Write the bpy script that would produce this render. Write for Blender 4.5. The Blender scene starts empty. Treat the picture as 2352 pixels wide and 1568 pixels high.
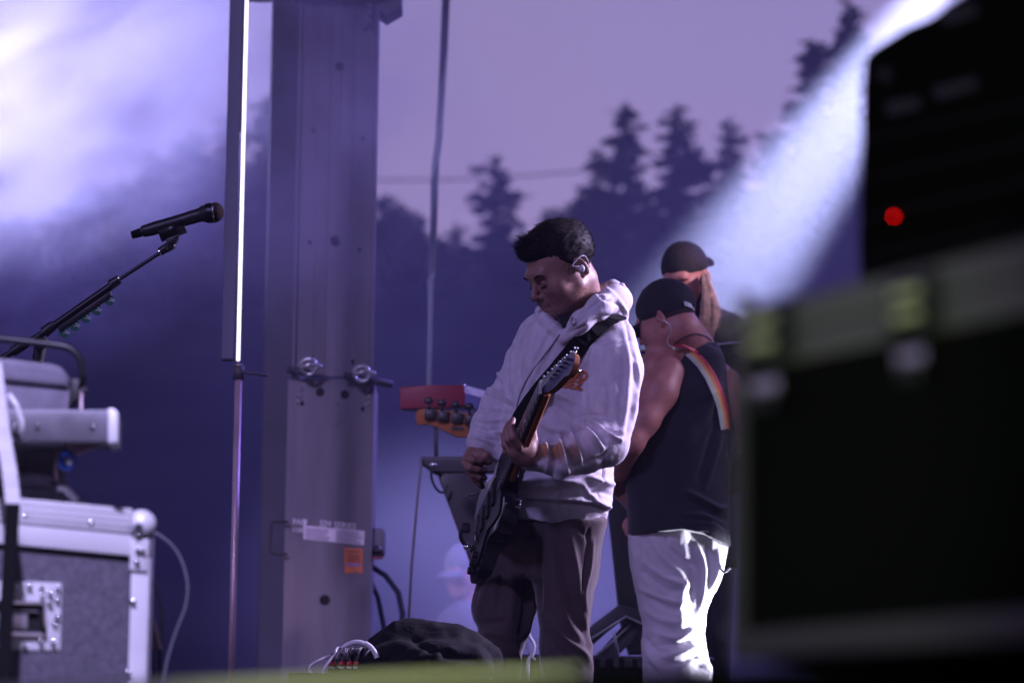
import bpy, bmesh, math, random, time
import numpy as np
from mathutils import Vector, Matrix, noise as mnoise
from mathutils.bvhtree import BVHTree
random.seed(7)
T0 = time.time()
R = math.radians
SC = bpy.context.scene
COL = SC.collection

# ------------------------------------------------------------------ camera
PITCH, ROLL, CAMZ, FOC = R(7.2), R(0.86), 0.2, 8820.0
cam = bpy.data.cameras.new('camera')
cam.lens = 135; cam.sensor_width = 36; cam.clip_start = 0.1; cam.clip_end = 3000
cam.dof.use_dof = True; cam.dof.focus_distance = 9.9; cam.dof.aperture_fstop = 4.5
cam.dof.aperture_blades = 9
camo = bpy.data.objects.new('camera', cam); COL.objects.link(camo)
CM = Matrix.Rotation(R(90) + PITCH, 4, 'X') @ Matrix.Rotation(ROLL, 4, 'Z')
CM.translation = (0, 0, CAMZ)
camo.matrix_world = CM
SC.camera = camo
CR = CM.to_3x3()

def W(x, y, Y):
    """point of the plane at world distance Y seen at the photo position x, y (2352 wide)"""
    d = CR @ Vector(((x - 1176) / FOC, -(y - 784) / FOC, -1.0))
    return Vector((0, 0, CAMZ)) + d * (Y / d.y)
CRi = np.array(CR.inverted())
def PX(P):
    """world points (N,3) to photo positions"""
    q = (P - np.array([0, 0, CAMZ])) @ CRi.T
    return np.stack([1176 + FOC * q[:, 0] / -q[:, 2], 784 - FOC * q[:, 1] / -q[:, 2]], 1)
def M(n, Y): return n * Y / 8770.0

# ------------------------------------------------------------------ world, lights, exposure
SC.view_settings.view_transform = 'Standard'; SC.view_settings.look = 'None'
SC.view_settings.exposure = 0; SC.view_settings.gamma = 1
SC.render.engine = 'CYCLES'
SC.cycles.use_denoising = True
SC.cycles.max_bounces = 6; SC.cycles.diffuse_bounces = 3; SC.cycles.volume_bounces = 0
SC.cycles.volume_step_rate = 1.5; SC.cycles.volume_max_steps = 96
SC.cycles.sample_clamp_indirect = 4
SC.cycles.caustics_reflective = False; SC.cycles.caustics_refractive = False
world = bpy.data.worlds.new('World'); SC.world = world; world.use_nodes = True
nt = world.node_tree; bg = nt.nodes['Background']
tc = nt.nodes.new('ShaderNodeTexCoord'); sp = nt.nodes.new('ShaderNodeSeparateXYZ')
cr = nt.nodes.new('ShaderNodeValToRGB')
nt.links.new(tc.outputs['Generated'], sp.inputs[0]); nt.links.new(sp.outputs['Z'], cr.inputs[0])
nt.links.new(cr.outputs[0], bg.inputs[0])
e = cr.color_ramp.elements
e[0].position = 0.0; e[0].color = (0.42, 0.31, 0.52, 1)
e[1].position = 0.55; e[1].color = (0.20, 0.19, 0.42, 1)
m_ = e.new(0.12); m_.color = (0.40, 0.30, 0.54, 1)
m_ = e.new(0.22); m_.color = (0.31, 0.25, 0.52, 1)
bg.inputs[1].default_value = 1.0

def lamp(name, kind, loc, target, power, color, size=0.1, cone=30, blend=0.5):
    l = bpy.data.lights.new(name, kind); l.energy = power; l.color = color
    if kind == 'SPOT': l.spot_size = R(cone); l.spot_blend = blend; l.shadow_soft_size = size
    if kind == 'AREA': l.size = size
    o = bpy.data.objects.new(name, l); COL.objects.link(o); o.location = loc
    o.rotation_euler = (Vector(target) - Vector(loc)).to_track_quat('-Z', 'Y').to_euler()
    return o

# ------------------------------------------------------------------ object helpers
def tag(o, label=None, cat=None, group=None, kind=None):
    if label: o['label'] = label
    if cat: o['category'] = cat
    if group: o['group'] = group
    if kind: o['kind'] = kind
    return o
def empty(name, loc, label, cat, group=None):
    o = bpy.data.objects.new(name, None); COL.objects.link(o); o.location = loc
    o.empty_display_size = 0.1
    bpy.context.view_layer.update()
    return tag(o, label, cat, group)
def parent(o, p):
    if p is not None:
        o.parent = p
        # every piece is built in world space: cancel the parent's own place
        o.matrix_parent_inverse = world_of(p).inverted()
def world_of(o):
    m = o.matrix_basis.copy()
    if o.parent is not None:
        m = world_of(o.parent) @ o.matrix_parent_inverse @ m
    return m
def link(name, me, mat, p=None, smooth=False):
    o = bpy.data.objects.new(name, me); COL.objects.link(o)
    if mat is not None: me.materials.append(mat)
    if smooth: me.polygons.foreach_set('use_smooth', [True] * len(me.polygons))
    if p is not None: parent(o, p)
    return o
def from_bm(name, bm, mat, p=None, smooth=False):
    me = bpy.data.meshes.new(name); bm.to_mesh(me); bm.free()
    return link(name, me, mat, p, smooth)

class MB:
    """collects simple solids into one mesh"""
    def __init__(s): s.bm = bmesh.new()
    def box(s, c, size, rot=None, bev=0.0, seg=1):
        m = Matrix.Translation(Vector(c)) @ (rot.to_4x4() if rot is not None else Matrix.Identity(4)) @ Matrix.Diagonal((*size, 1))
        r = bmesh.ops.create_cube(s.bm, size=1, matrix=m)
        if bev > 0:
            es = list({e for v in r['verts'] for e in v.link_edges})
            bmesh.ops.bevel(s.bm, geom=es, offset=bev, segments=seg, profile=0.5, affect='EDGES')
        return s
    def cyl(s, a, b, ra, rb=None, n=16, caps=True):
        a = Vector(a); b = Vector(b); d = b - a
        q = d.to_track_quat('Z', 'Y').to_matrix().to_4x4()
        m = Matrix.Translation((a + b) / 2) @ q
        bmesh.ops.create_cone(s.bm, cap_ends=caps, segments=n, radius1=ra, radius2=ra if rb is None else rb, depth=d.length, matrix=m)
        return s
    def sph(s, c, r, n=16, scale=(1, 1, 1), rot=None):
        m = Matrix.Translation(Vector(c)) @ (rot.to_4x4() if rot is not None else Matrix.Identity(4)) @ Matrix.Diagonal((*scale, 1))
        bmesh.ops.create_uvsphere(s.bm, u_segments=n, v_segments=max(6, n * 2 // 3), radius=r, matrix=m)
        return s
    def tube(s, pts, r, n=8, caps=True):
        pts = [Vector(p) for p in pts]; rr = r if isinstance(r, (list, tuple)) else [r] * len(pts)
        rings = []; up = None
        for i, p in enumerate(pts):
            t = (pts[min(i + 1, len(pts) - 1)] - pts[max(i - 1, 0)])
            t = t.normalized() if t.length > 1e-9 else Vector((0, 0, 1))
            if up is None:
                up = t.orthogonal().normalized()
            up = (up - t * up.dot(t));
            up = up.normalized() if up.length > 1e-6 else t.orthogonal().normalized()
            w = t.cross(up)
            rings.append([s.bm.verts.new(p + (up * math.cos(2 * math.pi * k / n) + w * math.sin(2 * math.pi * k / n)) * rr[i]) for k in range(n)])
        for A, B in zip(rings, rings[1:]):
            for k in range(n):
                s.bm.faces.new((A[k], A[(k + 1) % n], B[(k + 1) % n], B[k]))
        if caps and n > 2:
            s.bm.faces.new(rings[0][::-1]); s.bm.faces.new(rings[-1])
        return s
    def prism(s, pts, off, bev=0.0, seg=2):
        """polygon of 3D points extruded along the vector off"""
        off = Vector(off)
        A = [s.bm.verts.new(Vector(p)) for p in pts]; B = [s.bm.verts.new(Vector(p) + off) for p in pts]
        f1 = s.bm.faces.new(A); f2 = s.bm.faces.new(B[::-1]); n = len(A)
        fs = [s.bm.faces.new((A[k], B[k], B[(k + 1) % n], A[(k + 1) % n])) for k in range(n)]
        if bev > 0:
            es = list({e for f in (f1, f2) for e in f.edges})
            bmesh.ops.bevel(s.bm, geom=es, offset=bev, segments=seg, profile=0.5, affect='EDGES')
        return s
    def ribbon(s, pts, widths, normal_or_dirs, thick):
        """a strap: centre points, widths and side directions"""
        prev = None
        for i, p in enumerate(pts):
            p = Vector(p); sd = Vector(normal_or_dirs[i]).normalized() * widths[i] / 2
            t = Vector(pts[min(i + 1, len(pts) - 1)]) - Vector(pts[max(i - 1, 0)])
            nn = t.cross(sd).normalized() * thick / 2
            ring = [s.bm.verts.new(p + sd + nn), s.bm.verts.new(p - sd + nn), s.bm.verts.new(p - sd - nn), s.bm.verts.new(p + sd - nn)]
            if prev:
                for k in range(4): s.bm.faces.new((prev[k], prev[(k + 1) % 4], ring[(k + 1) % 4], ring[k]))
            else: s.bm.faces.new(ring[::-1])
            prev = ring
        s.bm.faces.new(prev)
        return s
    def done(s, name, mat, p=None, smooth=False):
        bmesh.ops.recalc_face_normals(s.bm, faces=s.bm.faces)
        o = from_bm(name, s.bm, mat, p, smooth)
        return o
def soft(o, ang=40):
    """smooth shading with sharp edges above an angle"""
    me = o.data
    bm = bmesh.new(); bm.from_mesh(me)
    for f in bm.faces: f.smooth = True
    for e in bm.edges:
        if len(e.link_faces) == 2 and e.calc_face_angle(0) > R(ang): e.smooth = False
    bm.to_mesh(me); bm.free()
    return o

# ------------------------------------------------------------------ materials
def mat(name, color, rough=0.6, metal=0.0, var=0.12, vscale=8.0, bump=0.0, bscale=60.0, color2=None, spec=None, sheen=0.0, emit=None, estr=0.0, coat=0.0, stretch=None, sss=0.0, alpha=None):
    m = bpy.data.materials.new(name); m.use_nodes = True; n = m.node_tree; L = n.links.new
    b = n.nodes['Principled BSDF']
    co = n.nodes.new('ShaderNodeTexCoord'); mp = n.nodes.new('ShaderNodeMapping')
    L(co.outputs['Object'], mp.inputs[0])
    if stretch: mp.inputs['Scale'].default_value = stretch
    nz = n.nodes.new('ShaderNodeTexNoise'); nz.inputs['Scale'].default_value = vscale; nz.inputs['Detail'].default_value = 6
    L(mp.outputs[0], nz.inputs['Vector'])
    rp = n.nodes.new('ShaderNodeValToRGB'); L(nz.outputs[0], rp.inputs[0])
    c2 = color2 or tuple(min(1, c * (1 + var)) for c in color)
    c1 = tuple(c * (1 - var) for c in color)
    rp.color_ramp.elements[0].position = 0.32; rp.color_ramp.elements[0].color = (*c1, 1)
    rp.color_ramp.elements[1].position = 0.68; rp.color_ramp.elements[1].color = (*c2, 1)
    L(rp.outputs[0], b.inputs['Base Color'])
    b.inputs['Roughness'].default_value = rough; b.inputs['Metallic'].default_value = metal
    if spec is not None: b.inputs['Specular IOR Level'].default_value = spec
    if sheen: b.inputs['Sheen Weight'].default_value = sheen; b.inputs['Sheen Roughness'].default_value = 0.4
    if coat: b.inputs['Coat Weight'].default_value = coat; b.inputs['Coat Roughness'].default_value = 0.08
    if sss: b.inputs['Subsurface Weight'].default_value = sss; b.inputs['Subsurface Radius'].default_value = (0.01, 0.004, 0.002)
    if rough > 0.15:
        mr = n.nodes.new('ShaderNodeMapRange'); L(nz.outputs[0], mr.inputs[0])
        mr.inputs['To Min'].default_value = max(0.03, rough - 0.1); mr.inputs['To Max'].default_value = min(1, rough + 0.1)
        L(mr.outputs[0], b.inputs['Roughness'])
    if bump:
        n2 = n.nodes.new('ShaderNodeTexNoise'); n2.inputs['Scale'].default_value = bscale; n2.inputs['Detail'].default_value = 4
        L(mp.outputs[0], n2.inputs['Vector'])
        bp = n.nodes.new('ShaderNodeBump'); bp.inputs['Strength'].default_value = bump; bp.inputs['Distance'].default_value = 0.004
        L(n2.outputs[0], bp.inputs['Height']); L(bp.outputs[0], b.inputs['Normal'])
    if emit: b.inputs['Emission Color'].default_value = (*emit, 1); b.inputs['Emission Strength'].default_value = estr
    return m
MT = {}
def defmats():
    D = MT
    D['black'] = mat('black_plastic', (0.012, 0.012, 0.014), 0.45, bump=0.15)
    D['blackmatt'] = mat('black_cloth', (0.010, 0.0095, 0.011), 0.95, spec=.1, bump=0.3, bscale=300)
    D['blackmetal'] = mat('black_metal', (0.02, 0.02, 0.024), 0.35, 0.6)
    D['alu'] = mat('aluminium', (0.62, 0.62, 0.63), 0.34, 0.85, bump=0.08, bscale=40, stretch=(1, 1, 14), var=.08)
    D['shelf'] = mat('brushed_shelf_metal', (0.15, 0.145, 0.17), 0.45, 0.2, bump=.1, bscale=20, vscale=14, var=.25)
    D['alurail'] = mat('aluminium_edging', (0.74, 0.74, 0.76), 0.45, 0.15, bump=0.1, bscale=30, var=.08)
    D['chrome'] = mat('chrome', (0.75, 0.75, 0.76), 0.14, 1.0)
    D['steel'] = mat('galvanised_steel', (0.175, 0.165, 0.195), 0.7, 0.12, var=0.16, vscale=5, bump=0.12, bscale=14, stretch=(3, 3, 0.5))
    D['steeldark'] = mat('dark_steel', (0.05, 0.05, 0.06), 0.6, 0.3)
    D['hole'] = mat('painted_hole_shade', (0.01, 0.01, 0.012), 0.95)  # dark colour standing in for the shade inside holes and recesses
    D['laminate'] = mat('grey_laminate', (0.11, 0.10, 0.13), 0.62, bump=0.35, bscale=160, var=0.25, vscale=90)
    D['greycarpet'] = mat('grey_carpet', (0.20, 0.185, 0.24), 0.95, bump=0.5, bscale=200, var=0.15, vscale=30)
    D['whiteweb'] = mat('white_webbing', (0.78, 0.77, 0.8), 0.75, bump=0.5, bscale=160, stretch=(0.2, 0.2, 5))
    D['whitepl'] = mat('white_plastic', (0.75, 0.75, 0.78), 0.4)
    D['red'] = mat('red_lacquer', (0.16, 0.008, 0.025), 0.45)
    D['redtag'] = mat('red_connector', (0.55, 0.02, 0.05), 0.4)
    D['blue'] = mat('blue_plastic', (0.02, 0.10, 0.5), 0.35)
    D['pink'] = mat('pale_connector', (0.6, 0.45, 0.5), 0.4)
    D['skin'] = mat('skin', (0.27, 0.145, 0.115), 0.5, bump=0.12, bscale=180, var=0.10, vscale=25, sss=0.08)
    D['skin2'] = mat('flushed_skin', (0.46, 0.2, 0.17), 0.5, bump=0.12, bscale=180, var=0.12, vscale=25, sss=0.08)
    D['hairdark'] = mat('dark_brown_hair', (0.012, 0.009, 0.010), 0.6, spec=0.12, var=0.3, vscale=60)
    D['hairstub'] = mat('short_stubble', (0.05, 0.03, 0.03), 0.8, var=0.3, vscale=200, bump=.6, bscale=500)
    D['hairfair'] = mat('fair_hair', (0.62, 0.44, 0.36), 0.5, var=0.35, vscale=60)
    D['fleece'] = mat('heather_grey_fleece', (0.60, 0.575, 0.63), 0.93, bump=0.28, bscale=320, var=0.09, vscale=55, stretch=(1, 1, 0.45), sheen=0.15)
    D['drawcord'] = mat('grey_metal_eyelet', (0.5, 0.48, 0.5), 0.3, 0.8)
    D['orange'] = mat('orange_print', (0.55, 0.17, 0.035), 0.8, var=.15, vscale=90)
    D['trouser'] = mat('brown_corduroy', (0.062, 0.042, 0.042), 0.85, bump=0.2, bscale=220, var=0.15, vscale=20, sheen=0.5)
    D['whitecloth'] = mat('white_denim', (0.62, 0.59, 0.64), 0.85, bump=0.3, bscale=260, var=0.06, vscale=12)
    D['navytop'] = mat('black_cotton', (0.016, 0.015, 0.024), 0.9, bump=0.2, bscale=300, sheen=0.25)
    D['cap'] = mat('black_cap_twill', (0.016, 0.014, 0.022), 0.85, bump=0.25, bscale=400)
    D['hairbrown'] = mat('brown_hair', (0.10, 0.06, 0.05), 0.6, var=0.35, vscale=60)
    D['latchglint'] = mat('painted_latch_glint', (0.80, 0.85, 0.45), 0.35)  # yellow-green glint of the lamp put into the latch colour
    D['clear'] = mat('clear_plastic', (0.6, 0.6, 0.65), 0.15, coat=.5)
    D['greycable'] = mat('grey_cable_jacket', (0.16, 0.16, 0.20), 0.3)
    D['maple'] = mat('orange_maple', (0.34, 0.125, 0.05), 0.65, spec=.2, coat=0.0, var=0.15, stretch=(1, 1, 6))
    D['mapledark'] = mat('brown_varnished_wood', (0.22, 0.07, 0.03), 0.35, coat=0.5, var=.25, stretch=(1, 1, 6))
    D['guitar'] = mat('black_lacquer', (0.008, 0.008, 0.013), 0.22, coat=0.5)
    D['guard'] = mat('black_pickguard', (0.012, 0.011, 0.018), 0.45, spec=.25)
    D['blackcase'] = mat('black_case_board', (0.004, 0.005, 0.004), 0.9, spec=0.08, bump=.2)
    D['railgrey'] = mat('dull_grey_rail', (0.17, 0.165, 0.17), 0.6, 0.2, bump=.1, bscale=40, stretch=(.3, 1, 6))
    D['headface'] = mat('blue_black_headstock', (0.03, 0.028, 0.10), 0.35, coat=.15)
    D['column'] = mat('dull_blue_grey_steel', (0.085, 0.085, 0.12), 0.75)
    D['fret'] = mat('rosewood', (0.03, 0.018, 0.015), 0.5)
    D['pickg'] = mat('green_pick', (0.01, 0.14, 0.08), 0.4)
    D['print'] = mat('pale_print', (0.45, 0.5, 0.52), 0.5)
    D['labelw'] = mat('white_label', (0.82, 0.78, 0.84), 0.6, var=.1, vscale=30)
    D['labeltext'] = mat('grey_label_text', (0.3, 0.27, 0.36), 0.7)
    D['labelo'] = mat('orange_label', (0.75, 0.20, 0.06), 0.55, var=.12, vscale=40)
    D['labelb'] = mat('brown_label_text', (0.38, 0.10, 0.06), 0.6)
    D['labelblue'] = mat('blue_label_bar', (0.25, 0.25, 0.55), 0.6)
    D['stagefloor'] = mat('black_stage_deck', (0.02, 0.02, 0.022), 0.5, bump=0.4, bscale=20, var=.4, vscale=4)
    D['dirt'] = mat('dark_grass_ground', (0.04, 0.042, 0.03), 0.95, bump=0.5, bscale=3, var=.4, vscale=.6)
    D['hill'] = mat('wooded_slope', (0.012, 0.014, 0.012), 1.0, spec=0.0, bump=0.6, bscale=1.2, var=.5, vscale=.12)
    D['needle'] = mat('conifer_needles', (0.022, 0.028, 0.024), 0.95, spec=.1, var=.4, vscale=.5)
    D['bark'] = mat('bark', (0.05, 0.04, 0.035), 0.95, var=.3, vscale=2)
    D['strapgrey'] = mat('dark_webbing', (0.02, 0.02, 0.04), 0.8)
    D['ledred'] = mat('red_led', (0.8, 0.0, 0.0), 0.4, emit=(1, 0.0, 0.0), estr=10.0)
    D['tube'] = mat('lit_led_tube', (0.9, 0.9, 0.92), 0.3, emit=(1.0, 0.93, 0.98), estr=2.0)
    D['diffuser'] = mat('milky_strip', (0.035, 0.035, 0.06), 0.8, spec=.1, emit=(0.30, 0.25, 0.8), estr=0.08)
    D['pinksteel'] = mat('worn_grey_pole', (0.4, 0.3, 0.34), 0.4, 0.5)
defmats()
# ------------------------------------------------------------------ solid modelling: signed distances meshed by surface nets
def smin(a, b, k):
    if k <= 0: return np.minimum(a, b)
    h = np.clip(0.5 + 0.5 * (b - a) / k, 0, 1)
    return b + (a - b) * h - k * h * (1 - h)
def smax(a, b, k): return -smin(-a, -b, k)
def rcone(a, b, ra, rb, sq=None):
    a = np.array(a, float); b = np.array(b, float); ab = b - a; l2 = max(ab @ ab, 1e-12)
    def f(P):
        t = np.clip(((P - a) @ ab) / l2, 0, 1)
        return np.linalg.norm(P - a - t[:, None] * ab, axis=1) - (ra + (rb - ra) * t)
    return f
def ell(c, r, rot=None):
    c = np.array(c, float); r = np.array(r, float)
    Rm = np.array(rot) if rot is not None else np.eye(3)
    def f(P):
        q = (P - c) @ Rm          # to local axes
        k0 = np.linalg.norm(q / r, axis=1); k1 = np.linalg.norm(q / (r * r), axis=1)
        return k0 * (k0 - 1) / np.maximum(k1, 1e-9)
    return f
def chain(pts, radii, k=0.0):
    fs = [rcone(pts[i], pts[i + 1], radii[i], radii[i + 1]) for i in range(len(pts) - 1)]
    def f(P):
        d = fs[0](P)
        for g in fs[1:]: d = smin(d, g(P), k)
        return d
    return f
def stack(keys, axis_cap=True, power=2.0):
    """keys: list of (z, cx, cy, rx, ry) from low to high; elliptical sections"""
    K = np.array(sorted(keys), float)
    def f(P):
        z = P[:, 2]; zz = np.clip(z, K[0, 0], K[-1, 0])
        cx = np.interp(zz, K[:, 0], K[:, 1]); cy = np.interp(zz, K[:, 0], K[:, 2])
        rx = np.interp(zz, K[:, 0], K[:, 3]); ry = np.interp(zz, K[:, 0], K[:, 4])
        u = np.abs((P[:, 0] - cx) / rx); v = np.abs((P[:, 1] - cy) / ry)
        q = (u ** power + v ** power) ** (1 / power)
        d = (q - 1) * np.minimum(rx, ry)
        dz = np.maximum(K[0, 0] - z, z - K[-1, 0])
        return np.maximum(d, dz)
    return f
def plane(p, n):
    p = np.array(p, float); n = np.array(n, float); n /= np.linalg.norm(n)
    return lambda P: (P - p) @ n
class SDF:
    def __init__(s): s.ops = []
    def add(s, f, k=0.01): s.ops.append(('a', f, k)); return s
    def sub(s, f, k=0.01): s.ops.append(('s', f, k)); return s
    def cut(s, f, k=0.0): s.ops.append(('c', f, k)); return s   # keep where f < 0
    def __call__(s, P):
        d = np.full(len(P), 1e3)
        for op, f, k in s.ops:
            g = f(P)
            if op == 'a': d = smin(d, g, k)
            elif op == 's': d = smax(d, -g, k)
            else: d = smax(d, g, k)
        return d
def mesh_sdf(f, lo, hi, h):
    lo = np.array(lo, float); hi = np.array(hi, float)
    n = np.ceil((hi - lo) / h).astype(int) + 1; st = 4
    nc = (n + st - 1) // st + 1
    ax = [lo[i] + np.arange(nc[i]) * h * st for i in range(3)]
    G = np.stack(np.meshgrid(*ax, indexing='ij'), -1).reshape(-1, 3)
    dc = f(G).reshape(nc)
    near = np.abs(dc) < h * st * 2.2
    # dilate to cells
    F = np.repeat(np.repeat(np.repeat(dc, st, 0), st, 1), st, 2)[:n[0], :n[1], :n[2]].astype(float)
    nd = near.copy()
    for a in range(3):
        nd[tuple(slice(1, None) if i == a else slice(None) for i in range(3))] |= near[tuple(slice(None, -1) if i == a else slice(None) for i in range(3))]
        nd[tuple(slice(None, -1) if i == a else slice(None) for i in range(3))] |= near[tuple(slice(1, None) if i == a else slice(None) for i in range(3))]
        near = nd.copy()
    mk = np.repeat(np.repeat(np.repeat(near, st, 0), st, 1), st, 2)[:n[0], :n[1], :n[2]]
    I = np.argwhere(mk); P = lo + I * h
    v = np.empty(len(P))
    for i in range(0, len(P), 400000): v[i:i + 400000] = f(P[i:i + 400000])
    F[mk] = v
    s = F < 0
    # cells holding a crossing
    c = np.zeros(tuple(n - 1), bool); cs = np.zeros(tuple(n - 1), int)
    offs = [(i, j, k) for i in (0, 1) for j in (0, 1) for k in (0, 1)]
    for o in offs: cs += s[o[0]:n[0] - 1 + o[0], o[1]:n[1] - 1 + o[1], o[2]:n[2] - 1 + o[2]]
    c = (cs > 0) & (cs < 8)
    ci = np.argwhere(c); idx = -np.ones(tuple(n - 1), int); idx[c] = np.arange(len(ci))
    acc = np.zeros((len(ci), 3)); cnt = np.zeros(len(ci))
    for o in offs:
        for a in range(3):
            if o[a] == 0:
                o2 = list(o); o2[a] = 1
                A = F[ci[:, 0] + o[0], ci[:, 1] + o[1], ci[:, 2] + o[2]]; B = F[ci[:, 0] + o2[0], ci[:, 1] + o2[1], ci[:, 2] + o2[2]]
                m = (A < 0) != (B < 0)
                t = np.where(m, A / np.where(m, A - B, 1), 0)
                p = np.tile(np.array(o, float), (len(ci), 1)); p[:, a] = t
                acc[m] += p[m]; cnt[m] += 1
    V = lo + (ci + acc / cnt[:, None]) * h
    Q = []
    for a in range(3):
        b, d = (a + 1) % 3, (a + 2) % 3
        sl1 = [slice(None)] * 3; sl2 = [slice(None)] * 3; sl1[a] = slice(0, -1); sl2[a] = slice(1, None)
        x = s[tuple(sl1)] != s[tuple(sl2)]
        E = np.argwhere(x)
        E = E[(E[:, b] > 0) & (E[:, d] > 0) & (E[:, b] < n[b] - 1) & (E[:, d] < n[d] - 1)]
        def cell(db, dd):
            q = E.copy(); q[:, b] -= db; q[:, d] -= dd; return idx[q[:, 0], q[:, 1], q[:, 2]]
        q = np.stack([cell(1, 1), cell(0, 1), cell(0, 0), cell(1, 0)], 1)
        fl = s[E[:, 0], E[:, 1], E[:, 2]]
        q[~fl] = q[~fl][:, ::-1]
        Q.append(q)
    Q = np.concatenate(Q); Q = Q[(Q >= 0).all(1)]
    return V, Q
def vnormals(V, Q):
    n = np.cross(V[Q[:, 2]] - V[Q[:, 0]], V[Q[:, 3]] - V[Q[:, 1]])
    N = np.zeros_like(V)
    for k in range(4): np.add.at(N, Q[:, k], n)
    return N / np.maximum(np.linalg.norm(N, axis=1), 1e-12)[:, None]
def relax(V, Q, it=2, lam=0.5):
    for _ in range(it):
        S = np.zeros_like(V); c = np.zeros(len(V))
        for a, b in ((0, 1), (1, 2), (2, 3), (3, 0)):
            np.add.at(S, Q[:, a], V[Q[:, b]]); np.add.at(c, Q[:, a], 1)
            np.add.at(S, Q[:, b], V[Q[:, a]]); np.add.at(c, Q[:, b], 1)
        V = V + lam * (S / np.maximum(c, 1)[:, None] - V)
    return V
def np_mesh(name, V, Q):
    me = bpy.data.meshes.new(name)
    me.vertices.add(len(V)); me.vertices.foreach_set('co', V.astype(np.float32).ravel())
    k = Q.shape[1]
    me.loops.add(len(Q) * k); me.loops.foreach_set('vertex_index', Q.astype(np.int32).ravel())
    me.polygons.add(len(Q)); me.polygons.foreach_set('loop_start', np.arange(0, len(Q) * k, k, dtype=np.int32))
    me.polygons.foreach_set('use_smooth', np.ones(len(Q), bool))
    me.update(calc_edges=True); me.validate()
    return me
def vnoise(P, freq, seed=0.0, oct=2):
    """smooth value noise, vectorised"""
    out = np.zeros(len(P)); amp = 1.0
    for o in range(oct):
        q = P * freq + seed * 17.31 + o * 5.7
        i = np.floor(q).astype(int); f = q - i; f = f * f * (3 - 2 * f)
        def hsh(a, b, c):
            x = (a * 374761393 + b * 668265263 + c * 2147483647 * 31 + 1274126177) & 0xffffffff
            x = (x ^ (x >> 13)) * 1274126177 & 0xffffffff
            return ((x ^ (x >> 16)) & 0xffff) / 32767.5 - 1
        r = 0
        for dx in (0, 1):
            for dy in (0, 1):
                for dz in (0, 1):
                    w = (f[:, 0] if dx else 1 - f[:, 0]) * (f[:, 1] if dy else 1 - f[:, 1]) * (f[:, 2] if dz else 1 - f[:, 2])
                    r = r + w * hsh(i[:, 0] + dx, i[:, 1] + dy, i[:, 2] + dz)
        out += amp * r; amp *= 0.5; freq *= 2.03
    return out
LIM = .010
def folds(V, N, lines, front=True):
    """press creases and ridges into the camera-side of a cloth: lines are (points in photo px, half width px, height m)"""
    P = PX(V); D = np.zeros(len(V))
    fac = np.clip(-N[:, 1] * 2.5 + 0.3, 0, 1) if front else np.ones(len(V))
    for pts, w, h in lines:
        # smooth the polyline
        pts = np.array(pts, float)
        if len(pts) > 2:
            t = np.linspace(0, len(pts) - 1, len(pts) * 4)
            pts = np.stack([np.interp(t, np.arange(len(pts)), pts[:, i]) for i in (0, 1)], 1)
            for _ in range(3): pts[1:-1] = (pts[:-2] + 2 * pts[1:-1] + pts[2:]) / 4
        lo = pts.min(0) - 3 * w; hi = pts.max(0) + 3 * w
        m = np.where((P[:, 0] > lo[0]) & (P[:, 0] < hi[0]) & (P[:, 1] > lo[1]) & (P[:, 1] < hi[1]) & (fac > 0))[0]
        if not len(m): continue
        q = P[m]; best = np.full(len(m), 1e9); tt = np.zeros(len(m)); nseg = len(pts) - 1
        for i in range(nseg):
            a = pts[i]; ab = pts[i + 1] - a; l2 = max(ab @ ab, 1e-9)
            t = np.clip((q - a) @ ab / l2, 0, 1); d = np.linalg.norm(q - a - t[:, None] * ab, axis=1)
            u = d < best; best[u] = d[u]; tt[u] = (i + t[u]) / nseg
        D[m] += h * np.exp(-(best / w) ** 2) * np.sin(np.pi * np.clip(tt * 0.9 + 0.05, 0, 1)) ** 0.6 * fac[m]
    D = np.where(D < 0, -LIM * np.tanh(-D / LIM), D)
    return V + N * D[:, None]
def cloth(name, f, lo, hi, h, mt, p, lines=(), nz=(), it=2):
    V, Q = mesh_sdf(f, lo, hi, h)
    V = relax(V, Q, it, 0.5)
    N = vnormals(V, Q)
    for amp, freq, seed in nz:
        fr = np.array(freq, float)
        V = V + N * (amp * vnoise(V * fr, 1.0, seed, 2))[:, None]
    if lines:
        N = vnormals(V, Q); V = folds(V, N, lines)
    me = np_mesh(name, V, Q)
    return link(name, me, mt, p)
def bounds(pts, pad):
    a = np.array([list(p) for p in pts]); return a.min(0) - pad, a.max(0) + pad
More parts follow.
